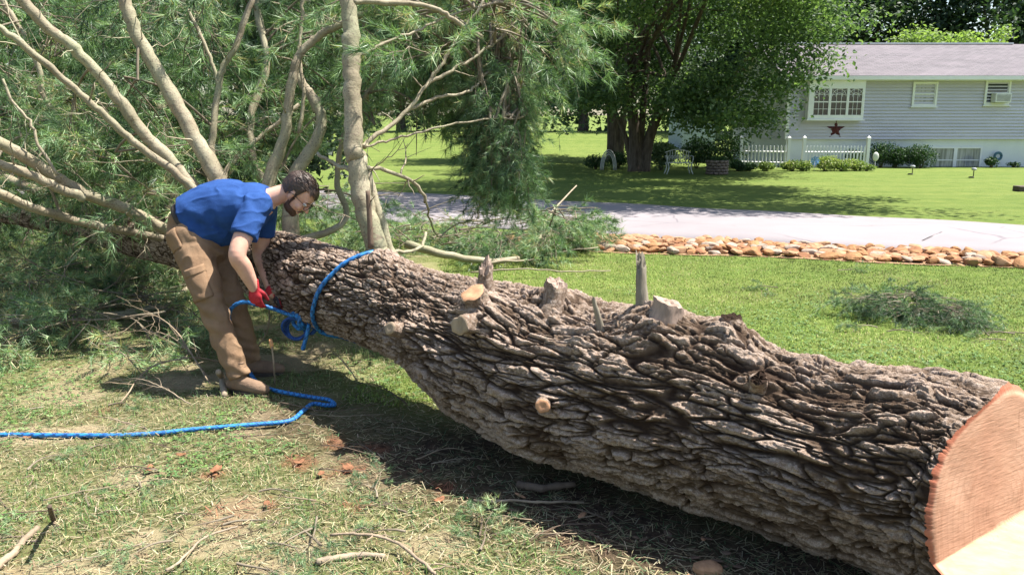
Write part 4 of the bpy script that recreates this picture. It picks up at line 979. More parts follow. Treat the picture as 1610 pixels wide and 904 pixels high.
# hair: a shell over the skull with combed strands
def head_shell(name, ells, test, push, mat, strands, vox=.004, seed=0, amp=.004):
    mb = MB()
    for c, r in ells: hell(mb, c, r, 28, 18)
    me = fused(mb, vox, 2, name, None); V = getco(me); L = (V - HC) @ HB / HS
    N = getno(me); stripe = fbm(np.stack([L[:, 0] * 22, L[:, 1] * 90, L[:, 2] * 30], -1) + 3 * fbm(L * 9, 2, seed)[:, None], 3, seed); V = V + N * (amp * stripe)[:, None]; setco(me, V)
    keep = test(L); import bmesh
    bm = bmesh.new(); bm.from_mesh(me); bm.verts.ensure_lookup_table(); bmesh.ops.delete(bm, geom=[v for v, k in zip(bm.verts, keep) if not k], context='VERTS'); bm.to_mesh(me); bm.free()
    me.materials.clear(); me.materials.append(mat); return link(name, me, PERSON)
t = NT('dark_brown_hair'); st_ = t.noise(1.0, 4, .7, t.mapping((60, 240, 60), (0, .6, 0))); t.col(t.ramp(st_, [(.3, (.018, .010, .007)), (.7, (.07, .038, .025))])).rough(.42, .5).bump(st_, .8, .006); HAIR = t.m
def hair_test(L):
    x, y, z = L[:, 0], np.abs(L[:, 1]), L[:, 2]
    side = (x < .028 + .2 * np.clip(z - .04, 0, 1)) & (z > .028)       # above the ear
    back = (x < -.030) & (z > -.035 - x * .2)
    top = z > .088 - .0 * x
    sideburn = (x > .004) & (x < .024) & (z > -.012)
    behind = (x < -.012) & (z > -.005)
    front = (x >= .028) & (z > .092)
    return ((side | back | top | sideburn | behind | front) & ~((x > .085) & (z < .085)))
head_shell('hair', [((-.016, 0, .050), (.104, .082, .091)), ((.022, 0, .066), (.078, .068, .064)), ((-.03, 0, .02), (.085, .074, .07))], hair_test, 0, HAIR, 0, seed=5, amp=.005)
rH = np.random.default_rng(3); mb = MB()      # loose locks over the crown and forehead
for _ in range(150):
    a = rH.uniform(0, 2 * np.pi); zz = rH.uniform(.2, 1); d = np.array([math.cos(a) * math.sqrt(1 - zz * zz), math.sin(a) * math.sqrt(1 - zz * zz), zz]); c = np.array([-.008, 0, .052]) + d * np.array([.102, .080, .090])
    v = np.array([.9, rH.normal(0, .35), .0]); v = unit(v - d * np.dot(v, d)); l = rH.uniform(.02, .045); q = [c - v * l * .5, c + d * .006, c + v * l * .5 + d * rH.uniform(-.002, .005)]
    mb.tube([H(*p) for p in spline(np.array(q), 5)], [.0008, .0019, .0022, .0016, .0004], 4, True)
mb.build('hair_locks', HAIR, PERSON)
t = NT('short_beard'); t.col(t.ramp(t.noise(260, 2, .6), [(.35, (.045, .024, .016)), (.7, (.15, .085, .06))])).rough(.7, .3).bump(t.noise(300, 2, .6), .8, .005); BEARD = t.m
head_shell('beard', [((.038, 0, -.062), (.0485, .0468, .039)), ((.068, 0, -.078), (.023, .025, .021)), ((.035, 0, -.012), (.0575, .0585, .0645))],
           lambda L: ((L[:, 2] < -.048 + .5 * (L[:, 0] < .03) * (.03 - L[:, 0])) & (L[:, 0] > .0)) | ((L[:, 0] < .028) & (L[:, 0] > .008) & (L[:, 2] < .0) & (np.abs(L[:, 1]) > .035)), 0, BEARD, 0, seed=8, amp=.003)
mb = MB()      # moustache
for s_ in (-1, 1): mb.tube(spline(np.array([H(.100, 0, -.031), H(.097, s_ * .014, -.034), H(.087, s_ * .026, -.046)]), 8), [.0045, .005, .005, .005, .004, .004, .003, .002], 8)
mb.build('moustache', BEARD, PERSON)
EYEW = simple('eye_white', (.75, .72, .68), .2, .02); 
for s_ in (-1, 1): 
    mb = MB(); hell(mb, (.080, s_ * .031, .016), (.0125, .0125, .0105), 14, 10); e_ = mb.build('eye', EYEW, PERSON); mb = MB(); hell(mb, (.0895, s_ * .031, .013), (.0045, .0055, .0055), 10, 8); p_ = mb.build('iris', DARK, None); p_.parent = e_
    mb = MB(); mb.tube(spline(np.array([H(.094, s_ * .012, .034), H(.096, s_ * .030, .040), H(.080, s_ * .050, .034)]), 7), [.002, .003, .003, .003, .003, .002, .001], 6); mb.build('eyebrow', HAIR, PERSON)
FRM = simple('black_plastic', (.012, .012, .014), .3, .1)
mb = MB()
for s_ in (-1, 1):
    a = np.linspace(0, 2 * np.pi, 25); mb.tube(np.array([H(.108 - .012 * abs(math.cos(t_)) * (1 if math.cos(t_) > 0 else 0), s_ * (.033 + .026 * math.cos(t_)), .014 + .018 * math.sin(t_)) for t_ in a]), .0020, 6, False)
    mb.tube(spline(np.array([H(.094, s_ * .060, .022), H(.05, s_ * .074, .018), H(.0, s_ * .082, .014), H(-.02, s_ * .080, -.005)]), 10), .0022, 6)
mb.tube([H(.110, -.008, .018), H(.113, 0, .021), H(.110, .008, .018)], .002, 6)
mb.build('glasses', FRM, PERSON)
# ================================================================ THE ROPE
t = NT('blue_braided_rope'); fl_ = t.attr('fleck'); t.col(t.mix(fl_.outputs['Fac'], t.ramp(t.noise(9, 3, .6), [(.3, (.02, .15, .42)), (.7, (.035, .23, .55))]), (.012, .05, .16))).rough(.55, .35); ROPE = t.m
t = NT('darkened_blue_rope'); t.col(t.ramp(t.noise(40, 3, .6), [(.3, (.010, .03, .12)), (.7, (.03, .10, .32))])).rough(.6, .3); ROPED = t.m  # the same blue rope with shadow put into its colour
def rope(mb, pts, r=.0105, n=None):
    pts = np.array(pts, float); L = np.linalg.norm(np.diff(pts, axis=0), axis=1).sum(); n = n or max(20, int(L / .008)); P = spline(pts, n); k = 10
    V, F = tube(P, r, k); s = np.repeat(np.linspace(0, L, n), k); a = np.tile(np.arange(k) * 2 * np.pi / k, n)
    b1 = np.sin(2 * a + s * 260); b2 = np.sin(2 * a - s * 260); bump = np.maximum(b1, b2); ctr = np.repeat(P, k, 0); Vb = V[:n * k]; Vb += (Vb - ctr) * (.10 * bump)[:, None]; V[:n * k] = Vb
    fl = np.concatenate([((np.sin(2 * a + s * 130) > .70) | (np.sin(2 * a - s * 130 + 1) > .90)).astype(float), [0, 0]]); mb.add(V, F, fleck=fl)
RP = empty('rope', G(430, 640), 'bright blue braided rope tied round the trunk and trailing over the grass', 'rope')
# sling round the trunk
p0, n0, s0, th0, T0 = surf_at(500, 425)
def around(s, th, lift=.012):
    c = surf(np.array([s]), np.array([th]), 0.0)[0]; T, N, U = frame_at(np.array([s])); rd_ = math.cos(th) * N[0] + math.sin(th) * U[0]; dk = float(base_disp(c[None])[0]); lp = float(.022 * fbm(c[None] * 3.0, 3, 101)[0] + .012 * fbm(c[None] * 8.0, 2, 111)[0])
    return c + rd_ * (lift + dk + lp)
sA = surf_at(548, 398)[2]; sB = surf_at(488, 470)[2]; thA = surf_at(548, 398)[3]; thB = surf_at(488, 470)[3]
dth = (thB - thA + np.pi) % (2 * np.pi) - np.pi
mb = MB(); ring = []
for k in range(60):
    f = k / 59; th = thA - dth * .9 + f * (2 * np.pi) * np.sign(dth); ff = (f * 2 * np.pi - abs(dth) * .9) / abs(dth); s_ = sA + (sB - sA) * np.clip(ff, -.3, 1.9) if ff < 1.9 else sB + (sB - sA) * .9 + (sA - sB) * np.clip((ff - 1.9) / (2 * np.pi / abs(dth) - 1.9), 0, 1) * 2.0
    ring.append(around(s_, th))
rope(mb, ring, .0125)
mb.build('sling', ROPE, RP)
KP = Q(474, 503, 4.98)
mb = MB()
rope(mb, [Q(362, 487, 4.95), Q(372, 478, 4.93), Q(386, 475, 4.93), Q(402, 479, 4.92), Q(418, 482, 4.93), Q(434, 487, 4.96), Q(450, 493, 4.98), Q(462, 497, 4.98)], .0115); mb.build('line_in_hands', ROPE, RP)
mb = MB()
rope(mb, [Q(460, 492, 4.96), Q(468, 500, 4.93), Q(476, 512, 4.95), Q(470, 517, 5.0), Q(461, 507, 5.02), Q(464, 494, 4.99), Q(474, 497, 4.94), Q(484, 500, 4.95), Q(492, 505, 4.98)], .0115)
rope(mb, [Q(459, 500, 5.0), Q(466, 492, 4.94), Q(472, 500, 4.92), Q(470, 510, 4.94), Q(478, 516, 4.98), Q(482, 506, 5.0), Q(476, 498, 5.0)], .0115)
mb.build('knot', ROPE, RP)
mb = MB(); rope(mb, [Q(486, 504, 4.95), Q(485, 516, 4.93), Q(481, 532, 4.93), Q(476, 550, 4.94)], .0125); mb.build('rope_tail', ROPE, RP)
mb = MB()
for q_ in range(3):
    a = np.linspace(0, 2 * np.pi, 26); c = Q(463 + q_ * 2.0, 516, 5.0 + q_ * .015); rr = .073 - .006 * q_; rope(mb, [c + np.array([math.cos(t_) * rr * (1.05), .02 * math.sin(2 * t_ + q_), math.sin(t_) * rr]) for t_ in a], .0085)
mb.build('rope_coil', ROPED, RP)
mb = MB()
for q_ in range(2):
    a = np.linspace(0, 2 * np.pi, 22); c = Q(486 + q_ * 3, 513, 5.03); rr = .045; rope(mb, [c + np.array([math.cos(t_) * rr * .8, .015 * math.sin(t_), math.sin(t_) * rr]) for t_ in a], .0085)
rope(mb, [Q(490, 514, 5.02), Q(510, 521, 5.04), Q(540, 531, 5.0), Q(575, 542, 4.95), Q(600, 548, 4.98)], .010)
mb.build('shaded_rope_run', ROPED, RP)
mb = MB()      # the end trailing over the grass
rope(mb, [Q(362, 487, 4.95), Q(360, 500, 5.05), Q(366, 530, 5.06), Q(376, 556, 5.06), G(388, 582, .05), G(398, 598, .02), G(412, 611, .018), G(435, 619, .02), G(465, 625, .02), G(495, 630, .02), G(517, 636, .03), G(526, 641, .02), G(514, 642, .02), G(492, 640, .02), G(476, 652, .02), G(462, 664, .02), G(445, 669, .02), G(410, 672, .02), G(360, 676, .02), G(300, 681, .02), G(250, 686, .018), G(190, 690, .02), G(120, 690, .02), G(60, 689, .018), G(0, 689, .02), G(-120, 690, .02)], .0120)
mb.build('trailing_end', ROPE, RP)
# ================================================================ THINGS on the ground near the log
rs = np.random.default_rng(91)
# edging stones along the lane
STONE = []
for c0, nm in (((.29, .15, .07), 'ochre_stone'), ((.32, .185, .105), 'tan_stone'), ((.24, .115, .06), 'rusty_stone'), ((.30, .235, .185), 'pale_stone')):
    STONE.append(simple(nm, c0, .9, .35, 11, .5, 45, .2))
smesh = []
for k in range(14):
    V, F = ellipsoid((0, 0, 0), (1, 1, 1), 14, 9); d = 1 + .28 * fbm(V * 1.3 + k * 9, 2, k) ; V = V * d[:, None]
    for _ in range(6):
        n_ = unit(rs.normal(size=3)); m_ = V @ n_; lim = rs.uniform(.55, .85); V = V - np.maximum(m_ - lim, 0)[:, None] * n_ * .9
    V *= np.array([rs.uniform(.075, .12), rs.uniform(.06, .085), rs.uniform(.03, .05)]); smesh.append(mkmesh('stone', V, F, STONE[k % 4], False))
cnt = 0; seen = []
for k in range(16000):
    u = rs.uniform(0, 159); i_ = int(u); pA = A[i_]; wid = np.clip(.15 + (pA[0] - 1.2) * .5, 0, 1)
    if pA[0] < .6 or pA[0] > 8.6: continue
    off = rs.uniform(.08, float(np.interp(pA[0], [1, 3, 6.5, 9], [1.6, 1.35, .85, .8]))); tng = unit(A[min(i_ + 1, 159)] - A[i_ - 1]); nrm = np.array([-tng[1], tng[0], 0]); nrm = nrm * (1 if nrm[1] < 0 else -1)
    p = pA + tng * (u - i_) * .1 + nrm * off
    lay = 0
    near_ = [q for q in seen if (q[0] - p[0]) ** 2 + (q[1] - p[1]) ** 2 < .0115]
    if near_: continue
    seen.append(p)
seen.sort(key=lambda q: q[1] + .3 * abs(q[0] - 5)); fillmb = MB(); sV = [getco(m_) for m_ in smesh]
for p in seen:
    kk = rs.integers(14); sc = rs.uniform(.8, 1.3); loc = (p[0], p[1], float(terrain(p[0], p[1])) + rs.uniform(.02, .06)); a = rs.uniform(0, 6.28)
    if cnt < 292:
        o = bpy.data.objects.new('edging_stone', smesh[kk]); COL.objects.link(o); o.location = loc; o.rotation_euler = (rs.normal(0, .2), rs.normal(0, .2), a); o.scale = (sc,) * 3
        tag(o, 'rounded ochre stone in the border of stones between lawn and lane', 'stone', 'stones edging the lane'); cnt += 1
    else:
        ca, sa = math.cos(a), math.sin(a); F_ = np.array([list(pl.vertices) for pl in smesh[kk].polygons if len(pl.vertices) == 4]); F3_ = np.array([list(pl.vertices) for pl in smesh[kk].polygons if len(pl.vertices) == 3])
        fillmb.add(sV[kk] * sc @ np.array([[ca, sa, 0], [-sa, ca, 0], [0, 0, 1]]) + loc, [F_, F3_])
if fillmb.n: tag(fillmb.build('edging_stones', STONE[1], None, False), 'more ochre stones filling the back of the border along the lane', 'stones', kind='stuff')
print('stones', cnt)
# bed of fine gravel below the stones
i0 = [k for k in range(160) if 1.2 < A[k][0] < 9]; Pa = A[i0]; Tg = unit(np.gradient(Pa, axis=0)); Nn_ = np.stack([-Tg[:, 1], Tg[:, 0], 0 * Tg[:, 0]], -1); Nn_ *= np.where(Nn_[:, 1] < 0, 1, -1)[:, None]
V = np.concatenate([Pa + (0, 0, .0) - Nn_ * .02, Pa + Nn_ * np.interp(Pa[:, 0], [1, 3, 6.5, 9], [1.7, 1.45, .93, .88])[:, None]]); V[:, 2] = .012; n_ = len(Pa); j = np.arange(n_ - 1)
V[:, 2] += terrain(V[:, 0], V[:, 1]); V[:n_, 2] += .01; 
be = link('stone_bed', mkmesh('stone_bed', V, np.stack([j, j + 1, n_ + j + 1, n_ + j], -1), simple('bed_gravel', (.26, .15, .085), .95, .5, 30, .6, 60))); tag(be, kind='structure')
# twigs and sticks
TWD = simple('dry_stick', (.26, .20, .14), .85, .35, 12, .4, 80, .2); TWP = simple('pale_peeled_stick', (.27, .215, .155), .8, .25, 14, .4, 70, .2); TWK = simple('dark_stick', (.11, .08, .06), .9, .3, 14, .4, 70, .2)
def twig(name, pts, r0, r1, mat, label, side=0, group=None, wob=.006, seg=7, cat='stick', n=22, seed=0):
    r = np.random.default_rng(seed + 100); P = spline(np.array(pts, float), n); L = np.linalg.norm(P[-1] - P[0]); wv_ = r.normal(0, wob * .8, (n + 6, 3)); wv_ = sum(wv_[i_:i_ + n] for i_ in range(6)) / 2.4; P[1:] += wv_[1:] * np.array([1, 1, .5]); mb = MB(); R = np.linspace(r0, r1, n) * r.uniform(.85, 1.15, n); mb.tube(P, R, seg)
    for _ in range(side):
        k = r.integers(n // 5, n - 2); T_ = unit(P[k + 1] - P[k]); d = unit(T_ * .8 + r.normal(0, .7, 3) * np.array([1, 1, .5]) + np.array([0, 0, .15])); l = r.uniform(.12, .4) * L * (1 - k / n * .5); q = P[k] + d * np.linspace(0, 1, 9)[:, None] * l; q[1:] += r.normal(0, l * .035, (8, 3)).cumsum(0) * np.array([1, 1, .5]); q[:, 2] = np.maximum(q[:, 2], .004)
        mb.tube(q, np.linspace(R[k] * .6, R[k] * .15, 9), 4)
        if l > .15:
            q2 = q[4] + unit(d + r.normal(0, .7, 3)) * np.linspace(0, 1, 6)[:, None] * l * .45; q2[:, 2] = np.maximum(q2[:, 2], .004); mb.tube(q2, np.linspace(R[k] * .35, R[k] * .1, 6), 4)
    at = P[0].copy(); at[2] = 0; return tag(mb.build(name, mat, None, True, at), label, cat, group)
twig('stick', [G(497, 889, .015), G(535, 884, .02), G(575, 880, .02), G(606, 880, .015)], .014, .010, TWP, 'thick pale peeled stick lying at the bottom edge in the middle', wob=.002)
twig('twig', [G(262, 904, .02), G(300, 872, .02), G(340, 850, .03), G(378, 838, .03)], .006, .004, TWP, 'long curved pale twig pointing up from the bottom left grass', seed=2)
twig('stick', [G(92, 838, .0), G(84, 822, .02), Q(77, 796, G(84, 830)[1] / CP * .97)], .011, .009, TWK, 'short dark stub of a stick standing in the grass at lower left', wob=.002, seed=3)
twig('stick', [G(-10, 905, .02), G(25, 870, .02), G(55, 838, .02)], .016, .012, TWD, 'thick greyish stick at the bottom left corner', seed=4)
twig('stick', [G(354, 626, .01), G(350, 610, .07), Q(343, 585, 4.80)], .022, .017, TWP, 'short pale split stick leaning by the front boot', wob=.002, seed=5)
twig('stick', [G(432, 604, .0), Q(431, 575, 4.92), Q(428, 545, 4.90)], .005, .006, TWP, 'thin pale sapling stake standing beside the rope coil', wob=.003, seed=6)
tip = MB(); tip.tube([Q(428, 548, 4.90), Q(427, 541, 4.90), Q(425, 533, 4.90)], [.009, .013, .010], 8); tag(tip.build('wood_chip', simple('orange_cut_wood', (.55, .27, .12), .8), None, True, Q(428, 541, 4.9)), 'orange split chip caught on top of the thin stake', 'wood chip')
twig('twig', [G(350, 690, .02), G(405, 690, .02), G(440, 688, .02)], .003, .002, TWK, 'straight dark twig just below the trailing rope', seed=7)
twig('branch', [G(520, 852, .03), G(565, 858, .05), G(620, 868, .05), G(668, 895, .02), G(690, 915, .02)], .005, .007, TWD, 'forked grey twig with many side shoots at bottom centre', 7, seed=8, cat='branch')
twig('branch', [G(440, 640, .03), G(520, 655, .03), G(600, 640, .03)], .003, .002, TWK, 'thin bare twig in the shade below the rope loop', 3, seed=9, cat='twig')
twig('stick', [G(815, 770, .03), G(850, 777, .03), G(905, 772, .04)], .02, .016, TWK, 'dark broken stick in the shade under the log', 0, seed=10)
twig('stick', [G(745, 793, .02), G(830, 798, .03), G(915, 796, .02)], .007, .005, TWD, 'long grey stick crossing the shadow edge of the log', 1, seed=11)
twig('branch', [G(345, 575, .03), G(300, 590, .12), G(240, 600, .10), G(190, 640, .03)], .007, .004, TWD, 'tangled bare branch on the grass left of the boots', 10, seed=12, cat='branch')
twig('branch', [G(330, 610, .03), G(280, 575, .25), G(240, 560, .3), G(190, 560, .15)], .005, .003, TWD, 'spiky bare branch standing up behind the man\'s boots', 9, seed=13, cat='branch')
twig('branch', [G(400, 560, .04), Q(420, 520, 5.3), Q(424, 480, 5.35), Q(428, 455, 5.4)], .006, .003, TWP, 'pale forked shoot rising between the man and the rope knot', 5, seed=14, cat='branch')
for k, (px, py, ex, ey, hz_, lb) in enumerate([(330, 600, 215, 555, .22, 'bare twiggy branch arching left from behind the front boot'), (300, 640, 180, 610, .10, 'bare twiggy branch lying left below the boots'), (350, 560, 250, 530, .30, 'bare twiggy branch rising against the pine boughs left of the knees'), (200, 560, 100, 545, .2, 'bare twiggy branch at the edge of the pine boughs far left'), (560, 600, 500, 570, .12, 'bare twiggy branch in the shade under the log'), (640, 640, 560, 615, .08, 'bare twiggy branch on the shaded grass right of the rope loop'), (250, 690, 150, 668, .05, 'bare twiggy branch just above the trailing rope at left')]):
    twig('branch', [G(px, py, .02), G((px * 2 + ex) / 3, (py * 2 + ey) / 3, hz_ * .8), G((px + ex * 2) / 3, (py + ey * 2) / 3, hz_), G(ex, ey, .05)], .0045, .0018, (TWD, TWP, TWK)[k % 3], lb, 12, seed=200 + k, cat='branch')
for k in range(46):
    px, py = rs.uniform(-40, 700), rs.uniform(560, 890)
    if px > 420 and py < 640: py += 120
    if k >= 40: px, py = rs.uniform(700, 980), rs.uniform(800, 890)
    g0 = G(px, py); a = rs.uniform(-.7, .7) + (math.pi if rs.random() < .5 else 0); L = rs.uniform(.1, .45); d = np.array([math.cos(a), math.sin(a), 0]); b = np.array([-d[1], d[0], 0]) * rs.normal(0, .12) * L
    mi = int(rs.integers(3)); ns_ = int(rs.integers(0, 4)); lab_ = ('%s %s%s twig in the %s grass, %s' % (('short', 'long')[L > .27], ('tan', 'dark', 'pale')[mi], ('', ' forked')[ns_ > 1], ('upper', 'middle', 'lower', 'bottom')[int(np.clip((py - 560) / 85, 0, 3))], ('at the left edge', 'under the rope end', 'left of the boots', 'below the boots', 'below the rope loop', 'near the log shadow', 'by the right shadow edge', 'beside the log')[int(np.clip((px + 40) / 125, 0, 7))]))
    twig('twig', [g0 + (0, 0, .02), g0 + d * L / 2 + b + (0, 0, rs.uniform(.015, .05)), g0 + d * L + (0, 0, .012)], rs.uniform(.0015, .004), .001, (TWD, TWK, TWP)[mi], lab_, ns_, 'fallen twigs in the grass', seed=50 + k, cat='twig', n=12)
# shrivelled leaves, clumps of brown needles, chips
LEAFB = simple('dead_leaf', (.20, .095, .05), .8, .3, 30, .4, 60, .2)
for k, (px, py) in enumerate([(338, 750), (110, 578), (235, 742), (548, 742), (470, 730), (420, 797), (660, 745), (340, 745), (690, 790), (505, 750), (45, 690), (285, 720)]):
    g0 = G(px, py, .012); V = []; m = 6
    for a in np.linspace(-1, 1, m):
        for b in np.linspace(-1, 1, m): V.append([a * .045, b * .03 * math.sqrt(max(0, 1 - a * a * .8)), .010 * a * a + .009 * b * b * (1 if k % 2 else -.6) + .002 * rs.normal() + .008])
    V = np.array(V); a = rs.uniform(0, 6.3); R_ = np.array([[math.cos(a), -math.sin(a), 0], [math.sin(a), math.cos(a), 0], [0, 0, 1]]); i = np.arange(m - 1)[:, None] * m; j = np.arange(m - 1)[None]
    o = link('dead_leaf', mkmesh('dead_leaf', V * rs.uniform(.4, .8) @ R_.T, np.stack([i + j, i + m + j, i + m + j + 1, i + j + 1], -1).reshape(-1, 4), LEAFB)); o.location = tuple(g0)
    md = o.modifiers.new('s', 'SOLIDIFY'); md.thickness = .0012; tag(o, ('curled', 'flat', 'folded')[k % 3] + ' rust-brown dead leaf ' + ('at the left edge', 'below the rope line', 'left of centre', 'near the orange patch', 'near the log shadow', 'at the shadow edge')[int(np.clip(px / 117, 0, 5))] + (' above the rope', ' just under the rope', ' farther below the rope')[int(py > 685) + int(py > 744)] + ('', ', beside another', ', the smaller one')[0 if k not in (7, 13, 15, 9, 12) else 1 + k % 2], 'leaf', 'dead leaves on the turf')
CH = simple('bark_piece', (.13, .085, .06), .9, .4, 20, .5, 50, .2)
for k in range(26):
    px, py = rs.uniform(640, 1250), 0; py = 690 + (px - 640) * .36 + rs.uniform(-10, 60)
    V, F = ellipsoid((0, 0, 0), (rs.uniform(.015, .034), rs.uniform(.008, .016), rs.uniform(.003, .006)), 9, 6); V *= (1 + .4 * fbm(V * 40 + k, 2, k))[:, None]
    o = link('bark_chip', mkmesh('bark_chip', V, F, CH if k % 6 else REDW, False)); o.location = tuple(G(px, py, .012)); o.rotation_euler = (rs.normal(0, .2), rs.normal(0, .2), rs.uniform(0, 6)); tag(o, 'flat chip of bark lying in the shade along the log', 'bark chip', 'bark chips along the log')
V, F = ellipsoid((0, 0, 0), (.055, .04, .03), 12, 8); V *= (1 + .3 * fbm(V * 25, 2, 3))[:, None]; o = link('wood_block', mkmesh('wood_block', V, F, STONE[1], False)); o.location = tuple(G(1113, 902, .02)); tag(o, 'pinkish wood lump at the bottom edge below the log', 'wood block')
# cut pine tufts lying loose
def loose_bough(px, py, n, label, sc=.8, spread=.25, group=None, zr=(.03, .12), shift=.0, w=1.0, L=.45, seed=0, name='pine_bough'):
    r = np.random.default_rng(seed + 300); c = G(px, py); root = empty(name, c, label, 'pine bough', group); fo = Foliage()
    for k in range(n):
        a = r.uniform(0, 6.28); p = c + np.array([r.normal(0, spread) * w, r.normal(0, spread) * .55, r.uniform(*zr)]); bough(fo, p, unit(np.array([math.cos(a), math.sin(a) * .6, .10])), L * r.uniform(.6, 1.2), r, .006, 4, .12, sc * r.uniform(.7, 1.1), shift, (.6, 1.0))
    fo.tw.build('twigs', TWIGM, root); fo.nd.build('needles', NEEDLE, root, False); return root
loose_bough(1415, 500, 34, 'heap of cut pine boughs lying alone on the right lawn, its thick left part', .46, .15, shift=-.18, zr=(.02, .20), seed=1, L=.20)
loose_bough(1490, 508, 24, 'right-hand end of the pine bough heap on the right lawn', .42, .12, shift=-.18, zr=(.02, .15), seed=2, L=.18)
loose_bough(1560, 528, 5, 'pale thin tuft of pine fading into the lawn right of the bough heap', .4, .16, shift=.15, zr=(.01, .05), seed=3, L=.3)
loose_bough(1385, 520, 2, 'wispy pine sprig at the left foot of the bough heap', .4, .1, shift=.1, zr=(.01, .04), seed=4, L=.35)
loose_bough(1215, 460, 2, 'small pine sprig on the open lawn nearest the broken snag', .32, .05, shift=0, zr=(.01, .05), seed=5, L=.2)
loose_bough(1320, 430, 1, 'small pine sprig near the stones on the lawn', .28, .05, shift=0, zr=(.01, .04), seed=6, L=.2)
loose_bough(350, 825, 2, 'green pine tuft in the grass at bottom left centre', .38, .06, shift=.12, zr=(.01, .04), seed=7, L=.22)
loose_bough(490, 830, 2, 'green pine tuft lying right of another near the bottom edge', .36, .06, shift=.1, zr=(.01, .04), seed=8, L=.22)
loose_bough(30, 745, 1, 'pine sprig at the left edge below the rope', .35, .05, shift=.1, zr=(.01, .04), seed=9, L=.2)
loose_bough(640, 850, 1, 'pine sprig among grass right of the forked twig', .3, .05, shift=.1, zr=(.01, .03), seed=10, L=.2)
for q_, (px, py) in enumerate([(200, 770), (270, 850), (120, 800), (560, 800), (700, 850), (60, 860), (180, 640), (80, 640), (420, 860), (760, 870), (390, 780), (620, 810), (140, 710), (330, 890), (250, 740), (520, 870)]):
    loose_bough(px, py, 1, 'little green needle brush in the foreground, ' + ('first row under the rope at left', 'bottom left between twigs', 'left, below the rope', 'centre, above the forked twig', 'right of the forked twig', 'bottom left corner', 'above the rope at left', 'above the rope at the left edge', 'beside the green tuft pair', 'near the lower log shadow', 'centre left of the orange patch', 'above the forked twig, right one', 'just under the rope at left', 'at the bottom edge by the long pale twig', 'left of centre below the rope', 'at the pale peeled stick')[q_], .34, .05, 'needle brushes dropped in the foreground', shift=.1, zr=(.005, .03), seed=20 + q_, L=.14)
# ================================================================ THE HOUSE
HY = 33.0
def hp(px, py, Y=HY): return onY(px, py, Y)
WHITE = simple('white_trim', (.72, .72, .73), .5, .05, 4); GLASS = simple('dark_window_glass', (.02, .025, .03), .08, .2, 3, spec=.8)
t = NT('lavender_siding'); t.col(t.ramp(t.noise(1.0, 4, .6, t.mapping((.5, .5, 3))), [(.3, (.50, .485, .57)), (.7, (.58, .56, .65))])).rough(.6, .3); SIDE_M = t.m
t = NT('painted_block_wall'); bz = t.n('ShaderNodeTexBrick'); bz.inputs['Scale'].default_value = 1.0; bz.inputs['Brick Width'].default_value = .4; bz.inputs['Row Height'].default_value = .2; bz.inputs['Mortar Size'].default_value = .012
cmb = t.n('ShaderNodeCombineXYZ'); sp = t.n('ShaderNodeSeparateXYZ'); t.l(t.tc.outputs['Object'], sp.inputs[0]); t.l(sp.outputs[0], cmb.inputs[0]); t.l(sp.outputs[2], cmb.inputs[1]); t.l(cmb.outputs[0], bz.inputs['Vector'])
t.col(t.ramp(t.noise(.8, 5, .6), [(.3, (.58, .60, .63)), (.7, (.70, .72, .73))])).rough(.8, .2).bump(bz.outputs['Fac'], -.3, .01); BASEM = t.m
t = NT('weathered_shingles'); bz = t.n('ShaderNodeTexBrick'); bz.inputs['Scale'].default_value = 1.0; bz.inputs['Brick Width'].default_value = .3; bz.inputs['Row Height'].default_value = .14; bz.inputs['Mortar Size'].default_value = .01
cmb = t.n('ShaderNodeCombineXYZ'); sp = t.n('ShaderNodeSeparateXYZ'); t.l(t.tc.outputs['Object'], sp.inputs[0]); t.l(sp.outputs[0], cmb.inputs[0]); t.l(sp.outputs[1], cmb.inputs[1]); t.l(cmb.outputs[0], bz.inputs['Vector'])
bz.inputs['Color1'].default_value = (.11, .10, .108, 1); bz.inputs['Color2'].default_value = (.155, .14, .15, 1); bz.inputs['Mortar'].default_value = (.06, .055, .06, 1)
t.col(t.mix(t.ramp(t.noise(.45, 5, .7, t.mapping((1, 3, 1))), [(.4, (0, 0, 0)), (.7, (.5, .5, .5))]), bz.outputs['Color'], (.185, .16, .175))).rough(.9, .2).bump(bz.outputs['Fac'], -.4, .02); ROOFM = t.m
XL, XR = hp(1237, 200)[0], 22.6
ZS0, ZE = hp(1420, 219)[2], hp(1420, 121)[2]         # bottom of the siding, eave
HOUSE = empty('house', (XL, HY, 0), 'raised ranch house with pale lavender siding, grey shingle roof and white basement wall', 'house')
mb = MB(); n_c = 20; dz = (ZE + .1 - ZS0) / n_c
for x0, x1 in ((XL, XR),):
    for k in range(n_c):
        z0, z1 = ZS0 + k * dz, ZS0 + (k + 1) * dz
        mb.add([(x0, HY - .07, z0), (x1, HY - .07, z0), (x1, HY - .006, z1), (x0, HY - .006, z1), (x0, HY + .01, z0), (x1, HY + .01, z0)], [(0, 1, 2, 3), (4, 5, 1, 0)])
        mb.add([(XL - .03, HY, z0), (XL - .03, HY + 8, z0), (XL - .006, HY + 8, z1), (XL - .006, HY, z1)], [(0, 3, 2, 1)])
        mb.add([(XR + .03, HY, z0), (XR + .03, HY + 8, z0), (XR + .006, HY + 8, z1), (XR + .006, HY, z1)], [(0, 1, 2, 3)])
mb.build('siding_wall', SIDE_M, HOUSE, False)
mb = MB(); mb.box((XL + .04, HY + .06, -.3), (XR - .04, HY + 7.95, ZS0 + .02)); mb.box((XL + .02, HY + .02, ZS0 + .03), (XR - .02, HY + 7.98, ZE + .09)); mb.build('basement_wall', BASEM, HOUSE, False)
mb = MB()
